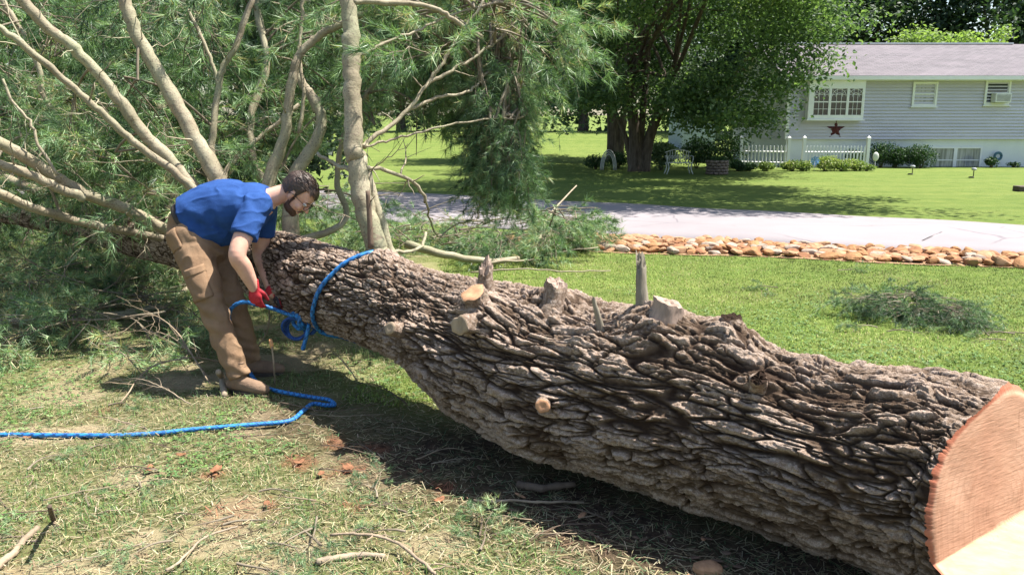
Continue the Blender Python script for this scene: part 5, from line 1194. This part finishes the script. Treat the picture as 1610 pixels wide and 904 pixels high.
for a, b in (((XL - .05, HY - .045), (XL + .08, HY + .05)), ((XR - .08, HY - .045), (XR + .05, HY + .05))): mb.box((a[0], a[1], ZS0 - .01), (b[0], b[1], ZE + .05))
mb.build('corner_board', WHITE, HOUSE, False)
RY, RZ = HY + 4.2, None; RZ = onY(1500, 70, RY)[2]
EY, EZ = HY - .45, onY(1420, 119, HY - .45)[2]; xr0, xr1 = XL - .35, 23.3
mb = MB(); th_ = .12; sl = (RZ - EZ) / (RY - EY); BY = RY + (RY - EY)
V = [(xr0, EY, EZ), (xr1, EY, EZ), (xr1, RY, RZ), (xr0, RY, RZ), (xr0, EY, EZ - th_), (xr1, EY, EZ - th_), (xr1, RY, RZ - th_), (xr0, RY, RZ - th_), (xr0, BY, EZ), (xr1, BY, EZ), (xr0, BY, EZ - th_), (xr1, BY, EZ - th_)]
mb.add(V, [(0, 1, 2, 3), (3, 2, 9, 8), (4, 7, 6, 5), (7, 10, 11, 6), (0, 3, 7, 4), (1, 5, 6, 2), (3, 8, 10, 7), (2, 6, 11, 9), (0, 4, 5, 1), (8, 9, 11, 10)]); roof = mb.build('roof', ROOFM, HOUSE, False)
mb = MB(); mb.box((xr0 + .1, RY - .1, RZ + .0), (xr1 - .8, RY + .1, RZ + .06)); c = mb.build('ridge_vent', WHITE, None, False); c.parent = roof
mb = MB()      # gables
for xg in (XL + .02, XR - .02): mb.add([(xg, HY, ZE), (xg, BY - .45, ZE), (xg, RY, RZ - .16), (xg + .03, HY, ZE), (xg + .03, BY - .45, ZE), (xg + .03, RY, RZ - .16)], [(0, 2, 1), (3, 4, 5), (0, 3, 5, 2), (1, 2, 5, 4), (0, 1, 4, 3)])
mb.build('gable_wall', SIDE_M, HOUSE, False)
mb = MB(); mb.box((xr0, EY - .12, EZ - .17), (xr1, EY - .003, EZ - .02)); mb.build('gutter', WHITE, HOUSE, False)
mb = MB(); mb.box((xr0, EY + .0, EZ - .19), (xr1, HY + .02, EZ - .13)); mb.build('soffit', WHITE, HOUSE, False)
def rectpx(x0, y0, x1, y1, Y): a = onY(x0, y0, Y); b = onY(x1, y1, Y); return a[0], b[2], b[0], a[2]
def frame_box(mb, x0, z0, x1, z1, y, w, d):
    mb.box((x0, y - d, z0), (x0 + w, y, z1)); mb.box((x1 - w, y - d, z0), (x1, y, z1)); mb.box((x0 + w, y - d + .002, z1 - w), (x1 - w, y, z1)); mb.box((x0 + w, y - d + .002, z0), (x1 - w, y, z0 + w))
CURT = simple('sheer_curtain', (.42, .41, .42), .9, .25, 22)
def sash_window(px, name, Y, curtain=True, parent=HOUSE):
    x0, z0, x1, z1 = rectpx(*px, Y); y = Y - .03; mb = MB(); frame_box(mb, x0, z0, x1, z1, y, .075, .07); mb.box((x0 + .075, y - .05, (z0 + z1) / 2 - .02), (x1 - .075, y - .01, (z0 + z1) / 2 + .02)); w = mb.build(name, WHITE, parent, False)
    mb = MB(); frame_box(mb, x0 + .077, z0 + .077, x1 - .077, z1 - .077, y - .004, .03, .035); c = mb.build('sash', WHITE, None, False); c.parent = w
    mb = MB(); mb.box((x0 + .10, y - .006, z0 + .10), (x1 - .10, y + .0, z1 - .10)); c = mb.build('pane', CURTG if curtain else GLASS, None, False); c.parent = w
    mb = MB(); mb.box((x0 - .04, y - .11, z0 - .04), (x1 + .04, y - .0, z0 - .003)); c = mb.build('sill', WHITE, None, False); c.parent = w
    return x0, z0, x1, z1, w
t = NT('curtained_glass'); st_ = t.noise(1.0, 3, .6, t.mapping((9, 1, .6))); t.col(t.ramp(st_, [(.35, (.16, .17, .18)), (.65, (.42, .42, .44))])).rough(.12, .7); CURTG = t.m
sash_window((1435, 129, 1470, 168), 'window', HY); wa = sash_window((1549, 126, 1584, 166), 'window', HY, False)
mb = MB(); x0, z0, x1, z1, w = wa; mb.box((x0 + .11, HY - .042, (z0 + z1) / 2 + .08), (x1 - .11, HY - .038, z1 - .16)); c = mb.build('blind', simple('dark_screen', (.03, .035, .035), .7), None, False); c.parent = w
# window air conditioner
mb = MB(); ax0, ax1, az0, az1 = x0 + .26, x1 - .12, z0 + .10, (z0 + z1) / 2 - .03; mb.box((ax0, HY - .42, az0), (ax1, HY - .075, az1)); AC = mb.mesh('case', simple('off_white_metal', (.62, .62, .60), .5), False); AC = evaluated(AC, [('BEVEL', dict(width=.02, segments=2))]); er = empty('air_conditioner', (ax0, HY - .2, az0), 'small white window air conditioner in the far right upper window', 'air conditioner'); link('case', AC, er)
mb = MB(); 
for k in range(7): mb.box((ax0 + .05, HY - .428, az0 + .05 + k * (az1 - az0 - .1) / 7), (ax1 - .05, HY - .4215, az0 + .05 + (k + .5) * (az1 - az0 - .1) / 7))
mb.build('grille', simple('grey_grille', (.22, .22, .22), .6), er, False)
# projecting picture window with three gridded panes
BYY = HY - .38; bx0, bz0, bx1, bz1 = rectpx(1274, 126, 1357, 188, BYY); mb = MB(); yf = BYY
ins = [rectpx(1280, 138, 1303, 183, BYY), rectpx(1307, 138, 1331, 183, BYY), rectpx(1335, 138, 1355, 183, BYY)]
mb.box((bx0, yf + .05, bz0), (bx1, HY, bz1)); frame_edges = [bx0] + [v for r_ in ins for v in (r_[0], r_[2])] + [bx1]
for k in range(0, len(frame_edges), 2): mb.box((frame_edges[k], yf, bz0), (frame_edges[k + 1], yf + .052, bz1))
for r_ in ins: mb.box((r_[0], yf + .002, r_[3]), (r_[2], yf + .052, bz1)); mb.box((r_[0], yf + .002, bz0), (r_[2], yf + .052, r_[1]))
mb.box((bx0 - .04, yf - .04, bz0 - .05), (bx1 + .04, HY, bz0 - .002)); bayo = mb.build('bay_window', WHITE, HOUSE, False)
for q_, r_ in enumerate(ins):
    mb = MB(); mb.box((r_[0] + .01, yf + .035, r_[1] + .01), (r_[2] - .01, yf + .047, r_[3] - .01)); c = mb.build('pane', GLASS, None, False); c.parent = bayo
    mb = MB(); zm = (r_[1] + r_[3]) / 2; frame_box(mb, r_[0], r_[1], r_[2], r_[3], yf + .033, .045, .03); mb.box((r_[0] + .04, yf + .008, zm - .022), (r_[2] - .04, yf + .030, zm + .022)); 
    W_ = r_[2] - r_[0]
    for f in (.36, .64): mb.box((r_[0] + W_ * f - .008, yf + .015, r_[1] + .04), (r_[0] + W_ * f + .008, yf + .027, r_[3] - (.05)))
    for f in (.25, .76): zz = r_[1] + (r_[3] - r_[1]) * f; mb.box((r_[0] + .04, yf + .016, zz - .008), (r_[2] - .04, yf + .026, zz + .008))
    cx_, cz_ = (r_[0] + r_[2]) / 2, r_[3] - .36
    for R_ in (.30, .15):
        a = np.linspace(.05, math.pi - .05, 14); mb.tube(np.array([(cx_ + math.cos(t_) * R_ * .93, yf + .02, cz_ + math.sin(t_) * R_) for t_ in a]), .010, 5)
    for t_ in (.78, 2.36): mb.tube([(cx_ + math.cos(t_) * .15, yf + .02, cz_ + math.sin(t_) * .15), (cx_ + math.cos(t_) * .38, yf + .02, cz_ + math.sin(t_) * .38)], .009, 5)
    c = mb.build('muntins', WHITE, None, False); c.parent = bayo
# basement window, two curtained lights
x0, z0, x1, z1 = rectpx(1461, 231, 1539, 273, HY + .06); y = HY + .058; mb = MB(); frame_box(mb, x0, z0, x1, z1, y, .07, .06); mb.box(((x0 + x1) / 2 - .07, y - .055, z0 + .07), ((x0 + x1) / 2 + .07, y, z1 - .07)); w = mb.build('basement_window', WHITE, HOUSE, False)
mb = MB(); mb.box((x0 + .07, y - .010, z0 + .07), (x1 - .07, y - .002, z1 - .07)); c = mb.build('pane', CURTG, None, False); c.parent = w
mb = MB()
for a, b in ((x0 + .07, (x0 + x1) / 2 - .07), ((x0 + x1) / 2 + .07, x1 - .07)): mb.box((a, y - .035, (z0 + z1) / 2 - .02), (b, y - .012, (z0 + z1) / 2 + .02))
c = mb.build('sash_rail', WHITE, None, False); c.parent = w
# barn star under the picture window
sc_ = hp(1314, 204, HY - .05); V = [sc_ + (0, -.10, 0), sc_ + (0, .0, 0)]; R1, R2 = .39, .155
for k in range(10):
    a = math.pi / 2 + k * math.pi / 5; R_ = R1 if k % 2 == 0 else R2; V.append(sc_ + np.array([math.cos(a) * R_, .01, math.sin(a) * R_]))
F = []
for k in range(10): a, b = 2 + k, 2 + (k + 1) % 10; F += [(0, b, a), (1, a, b)]
mb = MB(); mb.add(V, F); tag(mb.build('barn_star', simple('burgundy_tin', (.10, .022, .030), .45, .3, 6, metal=.2), None, False, sc_), 'dark red five-pointed metal star hung under the big window', 'star')
# hose reel by the wall
hr = hp(1569, 246, HY - .12); root = empty('hose_reel', (hr[0], HY - .15, 0), 'round blue-grey garden hose reel on a stand at the basement wall', 'hose reel'); mb = MB()
for q_ in range(5):
    a = np.linspace(0, 2 * np.pi, 24); mb.tube(np.array([(hr[0] + math.cos(t_) * (.10 + .02 * q_), HY - .12 - .02 * (q_ % 2), hr[2] + math.sin(t_) * (.10 + .02 * q_)) for t_ in a]), .016, 6)
mb.build('hose', simple('blue_grey_hose', (.07, .16, .22), .5), root); mb = MB(); mb.tube([(hr[0], HY - .1, hr[2] - .1), (hr[0], HY - .1, 0)], .02, 6); mb.build('post', WHITE, root)
# ================================================================ FENCE, GARDEN
FY = 30.6; root = empty('picket_fence', (*onY(1260, 260, FY)[:2], 0), 'low white picket fence with slim posts round the flower bed', 'fence')
PB_ = MB(); PB_.box((-.028, -.012, 0), (.028, .012, .80)); PB_.add([(-.028, -.012, .803), (.028, -.012, .803), (.028, .012, .803), (-.028, .012, .803), (0, 0, .86)], [(0, 1, 4), (1, 2, 4), (2, 3, 4), (3, 0, 4), (0, 3, 2, 1)]); picket = PB_.mesh('picket', WHITE, False)
PM = MB(); PM.box((-.055, -.055, -.1), (.055, .055, 1.16)); PM.box((-.07, -.07, 1.163), (.07, .07, 1.20)); PM.add([(-.06, -.06, 1.203), (.06, -.06, 1.203), (.06, .06, 1.203), (-.06, .06, 1.203), (0, 0, 1.28)], [(0, 1, 4), (1, 2, 4), (2, 3, 4), (3, 0, 4), (0, 3, 2, 1)]); postm = PM.mesh('post', WHITE, False)
def child(name, me, loc, root, rz=0.0, sc=None):
    o = bpy.data.objects.new(name, me); COL.objects.link(o); o.parent = root; o.matrix_parent_inverse = root.matrix_basis.inverted(); o.location = tuple(float(v) for v in loc); o.rotation_euler = (0, 0, rz)
    if sc: o.scale = sc
    return o
pa, pb, pc = onY(1362, 265, FY), onY(1262, 262, FY + .3), onY(1238, 262, FY + .35); pd = onY(1164, 255, FY + 1.4)
for p in (pa, pb, pc, pd): child('post', postm, (p[0], p[1], 0), root)
for a, b, n_ in ((pa, pb, 19), (pc, pd, 13)):
    rz = math.atan2(b[1] - a[1], b[0] - a[0])
    for k in range(1, n_): f = k / n_; p = a + (b - a) * f; child('picket', picket, (p[0], p[1] - .02, .06), root, rz)
    for h_ in (.25, .66): mb = MB(); mb.tube([(a[0], a[1] + .015, h_), (b[0], b[1] + .015, h_)], .028, 4); mb.build('rail', WHITE, root, False)
def leafcloud(n, c, R, size, r, flat=.0, shell=.0, lump=None):
    d = unit(r.normal(size=(n, 3))); rad_ = r.random(n) ** (1 / 3) if not shell else (shell + (1 - shell) * r.random(n)); P = np.asarray(c) + d * rad_[:, None] * np.asarray(R)
    return P
def leaves(P, size, r, rnd0, aspect=.62, updir=.35):
    n = len(P); N = unit(r.normal(size=(n, 3)) + np.array([0, 0, updir * 2])); a = unit(np.cross(N, r.normal(size=(n, 3)))); b = np.cross(N, a); s = (size * r.uniform(.6, 1.25, n))[:, None]
    V = np.stack([P - a * s * .5, P + b * s * aspect * .5 + N * s * .10, P + a * s * .5, P - b * s * aspect * .5 + N * s * .10], 1).reshape(-1, 3)
    return V, np.arange(n)[:, None] * 4 + np.arange(4), np.repeat(np.clip(rnd0, 0, 1), 4)
SHRUB = leafmat('shrub_leaves', [(0, (.018, .045, .018)), (.6, (.04, .085, .03)), (1, (.08, .14, .05))], .2)
FLOW = leafmat('garden_leaves', [(0, (.08, .13, .03)), (.5, (.18, .24, .07)), (.8, (.30, .33, .13)), (1, (.45, .42, .25))], .3)
def shrub(px, py, Y, w, h, label, mat=SHRUB, n=2200, size=.07, group=None, name='shrub', seed=0, cat='shrub'):
    r = np.random.default_rng(seed + 700); c = onY(px, py, Y); c[2] = 0; root = empty(name, c, label, cat, group); mb = MB(); m = 9
    for k in range(m):
        a = r.uniform(0, 6.28); q = w * .28; cc = c + np.array([math.cos(a) * q * r.random(), math.sin(a) * q * r.random(), h * r.uniform(.35, .62)]); R = np.array([w * .32, w * .32, h * .40]) * r.uniform(.8, 1.15)
        P = leafcloud(n // m, cc, R, size, r, shell=.55); P[:, 2] = np.abs(P[:, 2]) + .02; V, F, rn = leaves(P, size, r, r.normal(.45, .15) + r.normal(0, .18, len(P))); mb.add(V, F, rnd=rn)
    mb.build('foliage', mat, root, False); mb = MB()
    for k in range(6): a = k + .3; mb.tube([c + (math.cos(a) * .03, math.sin(a) * .03, 0), c + (math.cos(a) * w * .18, math.sin(a) * w * .18, h * .6)], [.018, .008], 5)
    mb.build('stem', TWIGM, root); return root
shrub(1385, 262, 32.2, 1.05, .98, 'clipped dark green shrub next to the fence end post', n=3000, seed=1); shrub(1408, 262, 32.1, 1.0, .92, 'middle one of the three clipped dark shrubs at the basement wall', n=3000, seed=2); shrub(1447, 264, 31.9, 1.45, 1.0, 'widest clipped dark shrub beside the basement window', n=4000, seed=3)
shrub(1345, 262, 32.3, .9, .8, 'dark shrub showing through the pickets', n=1500, seed=4)
for k, (px, w, h, mt, lb) in enumerate([(1178, .8, .42, SHRUB, 'low dark hosta clump at the far left of the flower bed'), (1205, .7, .45, FLOW, 'pale leafed clump left of the fence corner post'), (1245, .8, .55, FLOW, 'yellow-green perennial under the fence corner post'), (1262, .7, .5, FLOW, 'yellow-green perennial left of the blue pinwheel'), (1297, 1.1, .85, FLOW, 'tallest yellow flowering clump in the middle of the bed'), (1322, .9, .6, FLOW, 'leafy green clump right of the tallest yellow one'), (1345, .9, .62, FLOW, 'light green clump before the fence end post'), (1362, .6, .3, FLOW, 'low trailing plant at the right end of the bed'), (1160, .7, .5, SHRUB, 'dark leafy plant beside the round stone planter')]):
    shrub(px, 270, 29.9 - .1 * (k % 3), w, h * .72, lb, mt, 1300, .085, 'plants in the flower bed', 'garden_plant', 20 + k, 'plant')
shrub(1557, 275, 32.2, .6, .45, 'small spiky plant below the hose reel', SHRUB, 500, .09, None, 'garden_plant', 40, 'plant'); shrub(1592, 276, 32.3, .5, .22, 'tiny low plant right of the hose reel', SHRUB, 300, .07, None, 'garden_plant', 41, 'plant')
# flower specks on the clumps
PINK = simple('white_petals', (.75, .72, .70), .6); BLUEP = simple('blue_glass', (.12, .28, .62), .15, .2, 8, spec=.8)
g0 = onY(1280, 268, 29.6); g0[2] = 0; root = empty('pinwheel', g0, 'pale blue pinwheel on a stick among the yellow-green plants', 'pinwheel'); mb = MB(); mb.tube([g0, g0 + (0, 0, .36)], .008, 5); mb.build('stick', WHITE, root)
mb = MB()
for k in range(8):
    a = k * math.pi / 4; c = g0 + np.array([0, -.02, .38]); d = np.array([math.cos(a), 0, math.sin(a)]); e = np.array([-d[2], 0, d[0]]); mb.add([c, c + d * .19 + (0, -.03, 0), c + d * .12 + e * .09, c + (0, .006, 0), c + d * .19 + (0, -.024, 0), c + d * .12 + e * .09 + (0, .006, 0)], [(0, 1, 2), (3, 5, 4), (0, 3, 4, 1), (1, 4, 5, 2), (2, 5, 3, 0)])
mb.build('blades', BLUEP, root, False)
g0 = onY(1375, 268, 30.5); g0[2] = 0; root = empty('garden_ornament', g0, 'white petal-shaped garden ornament on a stalk just right of the fence', 'ornament'); mb = MB(); mb.tube([g0, g0 + (0, 0, .35)], .012, 5); mb.build('stalk', WHITE, root); mb = MB(); V, F = ellipsoid(g0 + (0, 0, .50), (.12, .05, .17), 14, 9); mb.add(V, F); mb.build('head', simple('aged_white', (.55, .55, .50), .6, .2, 20), root)
for k, (px, py, Y) in enumerate(((1434, 275, 27.4), (1530, 280, 26.2))):
    g0 = G(px, py); root = empty('path_light', g0, ('black-stemmed solar path light in front of the dark shrubs', 'solar path light in front of the basement window, right one of the pair')[k], 'path light', 'solar path lights'); mb = MB(); mb.tube([g0, g0 + (0, 0, .24)], .014, 6); mb.build('stem', DARK, root)
    mb = MB(); mb.tube([g0 + (0, 0, .24), g0 + (0, 0, .25), g0 + (0, 0, .31), g0 + (0, 0, .32)], [.05, .075, .075, .04], 12); mb.build('lamp_head', simple('grey_plastic', (.35, .36, .38), .4), root)
    mb = MB(); V, F = ellipsoid(g0 + (-.06, 0, .02), (.10, .06, .03), 10, 6); mb.add(V, F); mb.build('base', DARK, root)
gb = G(1606, 301); mb = MB(); mb.box((gb[0] - .15, gb[1] - .15, 0), (gb[0] + 1.6, gb[1] + .15, .14)); me = evaluated(mb.mesh('timber', simple('dark_timber', (.09, .07, .055), .9, .3, 9, .4), False), [('BEVEL', dict(width=.02, segments=2))]); tag(link('landscape_timber', me), 'dark landscape timber lying on the lawn at the right edge', 'timber')
# ornate white bench under the maple
b0 = onY(1067, 268, 27.9); b0[2] = 0; root = empty('garden_bench', b0, 'ornate white cast-metal bench in the shade of the maple', 'bench'); BW = simple('aged_white_iron', (.50, .51, .50), .6, .15, 20)
mb = MB()
for k in range(6): mb.box((b0[0] - .42, b0[1] - .22 + k * .075, .38), (b0[0] + .42, b0[1] - .16 + k * .075, .40))
mb.build('seat', BW, root, False); mb = MB()
for k in range(-4, 5):
    x = b0[0] + k * .095; top = .72 + .10 * math.cos(k / 4 * 1.4); mb.tube([(x, b0[1] + .24, .40), (x + .02 * (k % 2), b0[1] + .27, top)], .010, 5)
    a = np.linspace(0, 2 * np.pi, 12); mb.tube(np.array([(x + .04 * math.cos(t_), b0[1] + .26, .57 + .06 * math.sin(t_)) for t_ in a]), .008, 4)
mb.tube(np.array([(b0[0] + k * .045, b0[1] + .27, .72 + .11 * math.cos(k / 10 * 1.5)) for k in range(-10, 11)]), .016, 6); mb.build('backrest', BW, root)
for sx in (-1, 1):
    for sy in (-.2, .22): mb = MB(); mb.tube(spline(np.array([(b0[0] + sx * .42, b0[1] + sy, .38), (b0[0] + sx * .38, b0[1] + sy, .22), (b0[0] + sx * .45, b0[1] + sy * 1.1, 0)]), 8), .018, 6); mb.build('leg', BW, root)
    mb = MB(); mb.tube(spline(np.array([(b0[0] + sx * .44, b0[1] + .24, .60), (b0[0] + sx * .46, b0[1], .62), (b0[0] + sx * .44, b0[1] - .22, .56), (b0[0] + sx * .43, b0[1] - .18, .40)]), 12), .015, 6); mb.build('armrest', BW, root)
# round stacked-stone planter
p0 = onY(1127, 272, 27.6); p0[2] = 0; root = empty('stone_planter', p0, 'round planter of stacked dark stones right of the bench', 'planter'); mb = MB(); rq = np.random.default_rng(5)
for lv in range(5):
    for k in range(13):
        a = (k + .5 * (lv % 2)) * 2 * math.pi / 13; V, F = ellipsoid((0, 0, 0), (.09, .065, .052), 8, 6); V *= (1 + .25 * fbm(V * 12 + k + lv * 9, 2, 4))[:, None]; ca, sa = math.cos(a + math.pi / 2), math.sin(a + math.pi / 2); V = V @ np.array([[ca, sa, 0], [-sa, ca, 0], [0, 0, 1]]) + p0 + np.array([math.cos(a) * .33, math.sin(a) * .33, .05 + lv * .098]); mb.add(V, F)
mb.build('stone_ring', simple('dark_field_stone', (.17, .13, .11), .9, .4, 8, .5, 40), root, False); mb = MB()
P = leafcloud(260, p0 + (0, 0, .5), (.33, .33, .14), .1, rq); V, F, rn = leaves(P, .09, rq, .5 + .2 * rq.normal(size=len(P))); mb.add(V, F, rnd=rn); mb.build('plants', SHRUB, root, False)
a0 = onY(957, 250, 30.5); a0[2] = 0; root = empty('garden_arch_ornament', a0, 'small white hoop-shaped ornament in the dark bed left of the maple', 'ornament'); mb = MB()
for k in range(3): a = np.linspace(0, math.pi, 16); mb.tube(np.array([(a0[0] + math.cos(t_) * (.30 - .05 * k), a0[1], math.sin(t_) * (.75 - .08 * k)) for t_ in a]), .022, 6)
mb.build('hoop', BW, root)
shrub(937, 250, 31.0, 1.0, .6, 'low dark shrub left of the white hoop ornament', n=1600, seed=60); shrub(972, 252, 31.5, 1.2, .7, 'low dark shrub behind the white hoop ornament', n=1600, seed=61)
shrub(1040, 250, 30.5, 1.5, 1.15, 'grey-green grassy shrub right of the maple trunk', leafmat('greygreen', [(0, (.05, .09, .04)), (1, (.16, .22, .12))], .25), 1800, .12, seed=62); shrub(1095, 258, 32, 2.2, 1.25, 'dark rounded bush behind the bench', n=2600, seed=63, size=.10); shrub(1140, 258, 32.5, 2.0, 1.5, 'dark bush behind the stone planter', n=2600, seed=64, size=.10)
shrub(1000, 245, 40, 2.6, 1.3, 'dark bush far behind the maple trunk', n=1600, seed=65, size=.14)
# ================================================================ TREES
MAPLE = leafmat('maple_leaves', [(0, (.040, .074, .042)), (.45, (.09, .145, .070)), (.8, (.175, .24, .105)), (1, (.31, .36, .13))], .40)
DARKT = leafmat('dark_tree_leaves', [(0, (.018, .036, .022)), (.5, (.036, .066, .036)), (1, (.075, .115, .055))], .3)
LIGHTT = leafmat('pale_tree_leaves', [(0, (.10, .16, .05)), (.5, (.17, .24, .08)), (1, (.28, .35, .14))], .4)
TRB = NT('grey_brown_tree_bark'); v_ = TRB.noise(1.0, 5, .7, TRB.mapping((9, 9, 1.6))); TRB.col(TRB.ramp(v_, [(.35, (.055, .042, .035)), (.65, (.15, .12, .10))])).rough(.95, .1).bump(v_, .8, .03); TRB = TRB.m
def crown_clumps(c, R, n, r, low=-.75):
    out = []
    while len(out) < n:
        d = unit(r.normal(size=3)); f = r.uniform(.45, 1.0) ** .7
        if d[2] < low: continue
        out.append(np.asarray(c) + d * f * np.asarray(R) * (1 + .12 * r.normal()))
    return np.array(out)
def tree(name, base, stems, c, R, ncl, per, lsize, mat, label, seed, cl_r=.75, tr=.28, group=None, limbs=14, low=-.75, cat='tree', extra=None):
    r = np.random.default_rng(seed); root = empty(name, base, label, cat, group); mb = MB(); ends = []
    for (dx, dy, h, rr) in stems:
        P = spline(np.array([base + (dx * .13, dy * .10, -.15), base + (dx * .3, dy * .3, h * .3), base + (dx * .7, dy * .7, h * .65), base + (dx, dy, h)]), 16); Rr = np.linspace(1, .45, 16) * rr; Rr[:3] *= (1.3, 1.12, 1.03); mb.tube(P, Rr, 14); ends.append((P, Rr))
    cl = crown_clumps(c, R, ncl, r, low)
    if extra is not None: cl = np.concatenate([cl, extra])
    for k in range(limbs):
        P, Rr = ends[k % len(ends)]; i_ = r.integers(8, 15); a = P[i_]; b = cl[r.integers(len(cl))]; mid = (a + b) / 2 + np.array([0, 0, .25 * np.linalg.norm(b - a) * .6]); q = spline(np.array([a, mid, b]), 10); mb.tube(q, np.linspace(Rr[i_] * .55, .02, 10), 7)
    mb.build('trunk', TRB, root); mb = MB()
    for k, cc in enumerate(cl):
        s = cl_r * r.uniform(.6, 1.35); P = cc + np.clip(r.normal(size=(per, 3)), -2.0, 2.0) * np.array([s, s, s * .62]) * .55
        tone = .45 + .35 * fbm(cc[None] * .5, 2, seed)[0] + r.normal(0, .07); V, F, rn = leaves(P, lsize, r, tone + r.normal(0, .16, per), updir=.6); mb.add(V, F, rnd=rn)
    mb.build('crown', mat, root, False); return root
mp = onY(1003, 262, 29.5); mp[2] = 0
rx = np.random.default_rng(8); extra = np.concatenate([np.stack([rx.uniform(5.0, 9.4, 60), rx.uniform(26.0, 30.5, 60), rx.uniform(1.75, 3.3, 60)], -1), np.stack([rx.uniform(8.6, 10.6, 26), rx.uniform(26.8, 29.5, 26), rx.uniform(3.0, 7.0, 26)], -1), np.stack([rx.uniform(1.2, 4, 26), rx.uniform(26, 31, 26), rx.uniform(2.0, 4.0, 26)], -1)])
ox = rx.uniform(.5, 11.0, 380); oy = rx.uniform(15.5, 25.5, 380); oz = 1.6 + oy * .105 + 1.3 + rx.random(380) ** .7 * 5.0  # leaf clumps added above the view to throw shade on the lawn
extra = np.concatenate([extra, np.stack([ox, oy, oz], -1)])
tree('maple_tree', mp, [(-.5, .2, 4.6, .27), (1.35, .1, 4.2, .24), (-1.5, .5, 4.0, .11), (.35, .3, 5.4, .15)], mp + (1.7, 0, 6.4), (5.6, 5.4, 4.8), 300, 170, .17, MAPLE, 'big maple with two dark trunks shading the neighbour\'s lawn', 11, .85, limbs=26, low=-.55, extra=extra)
t2 = onY(967, 240, 38.0); t2[2] = 0
tree('tree', t2, [(-.4, 0, 5, .34), (.9, 0, 5, .26)], t2 + (-1.6, 0, 5.5), (5.8, 4.2, 4.6), 220, 170, .22, DARKT, 'darker tree standing just behind the maple on its left', 12, 1.0, low=-.5)
far = [(-27, 58, 9, DARKT), (-17, 60, 9, DARKT), (-8.5, 62, 8.5, DARKT), (-1.5, 64, 8.5, DARKT), (5.5, 63, 8.5, DARKT), (13, 61, 8.5, DARKT), (18.5, 57, 7.5, DARKT), (26, 60, 8.5, DARKT), (33, 57, 8.5, DARKT), (41, 60, 9, DARKT)]
labs = ['leftmost tree of the dark far row, seen between the pine limbs', 'second tree of the dark far row behind the pine crown', 'dark far tree behind the arched pine limb', 'dark far tree behind the hanging pine boughs', 'dark far tree between the pine boughs and the maple', 'dark far tree hidden mostly by the maple crown', 'dark far tree rising over the left end of the roof', 'dark far tree above the middle of the roof', 'dark far tree above the right end of the roof', 'rightmost tree of the dark far row']
for k, (x, y, w, m) in enumerate(far):
    b = np.array([x, y, float(terrain(x, y))]); tree('tree', b, [(.3, 0, 7, .35), (-.6, 0, 6, .25)], b + (0, 0, 7.2), (w * .62, 3.6, 7.0), 130, 150, .42, m, labs[k], 30 + k, 1.55, group='dark trees along the far side', limbs=6, low=-.95)
b = onY(1490, 90, 45.0); b[2] = .2; tree('small_tree', b, [(0, 0, 4, .16)], b + (0, 0, 4.4), (3.6, 1.8, 2.2), 70, 120, .24, LIGHTT, 'pale green sunlit tree peeping over the roof ridge', 50, .8, limbs=6)
# dense evergreens added behind the fallen crown at left, to keep its gaps dark
for k, (px, Y, w, h) in enumerate([(-120, 15, 3.2, 9), (90, 17, 3.4, 10), (290, 16, 3.2, 10), (450, 18, 3.0, 10)]):
    b = onY(px, 300, Y); b[2] = 0; tree('evergreen_tree', b, [(0, 0, h * .9, .2)], b + (0, 0, h * .45), (w * .5, w * .5, h * .5), 80, 150, .20, DARKT, ['dark evergreen beyond the left edge of the fallen crown', 'dark evergreen seen behind the slanting left limbs', 'dark evergreen behind the man and the straight slanting limb', 'dark evergreen behind the curved middle limb'][k], 60 + k, .75, group='dark evergreens added behind the fallen pine', limbs=4, low=-1)
# neighbour's outbuilding glimpsed through the maple
x0, x1 = onY(1075, 150, 46)[0], onY(1128, 150, 46)[0]; root = empty('outbuilding', (x0, 46, 0), 'pale blue outbuilding glimpsed through the leaves behind the maple', 'building'); zt_ = onY(1100, 150, 46)[2]; mb = MB(); mb.box((x0, 46, 0), (x1, 50, zt_)); mb.build('wall', simple('pale_blue_wall', (.34, .40, .45), .7), root, False)
mb = MB(); mb.add([(x0 - .3, 45.7, zt_), (x1 + .3, 45.7, zt_), (x1 + .3, 48, zt_ + 1), (x0 - .3, 48, zt_ + 1), (x0 - .3, 50.3, zt_), (x1 + .3, 50.3, zt_)], [(0, 1, 2, 3), (3, 2, 5, 4), (0, 3, 4), (1, 5, 2), (0, 4, 5, 1)]); mb.build('roof', ROOFM, root, False)
mb = MB(); mb.box((x0 + .5, 45.95, zt_ - 1.2), (x0 + 1.5, 46.0, zt_ - .3)); mb.build('window', GLASS, root, False)
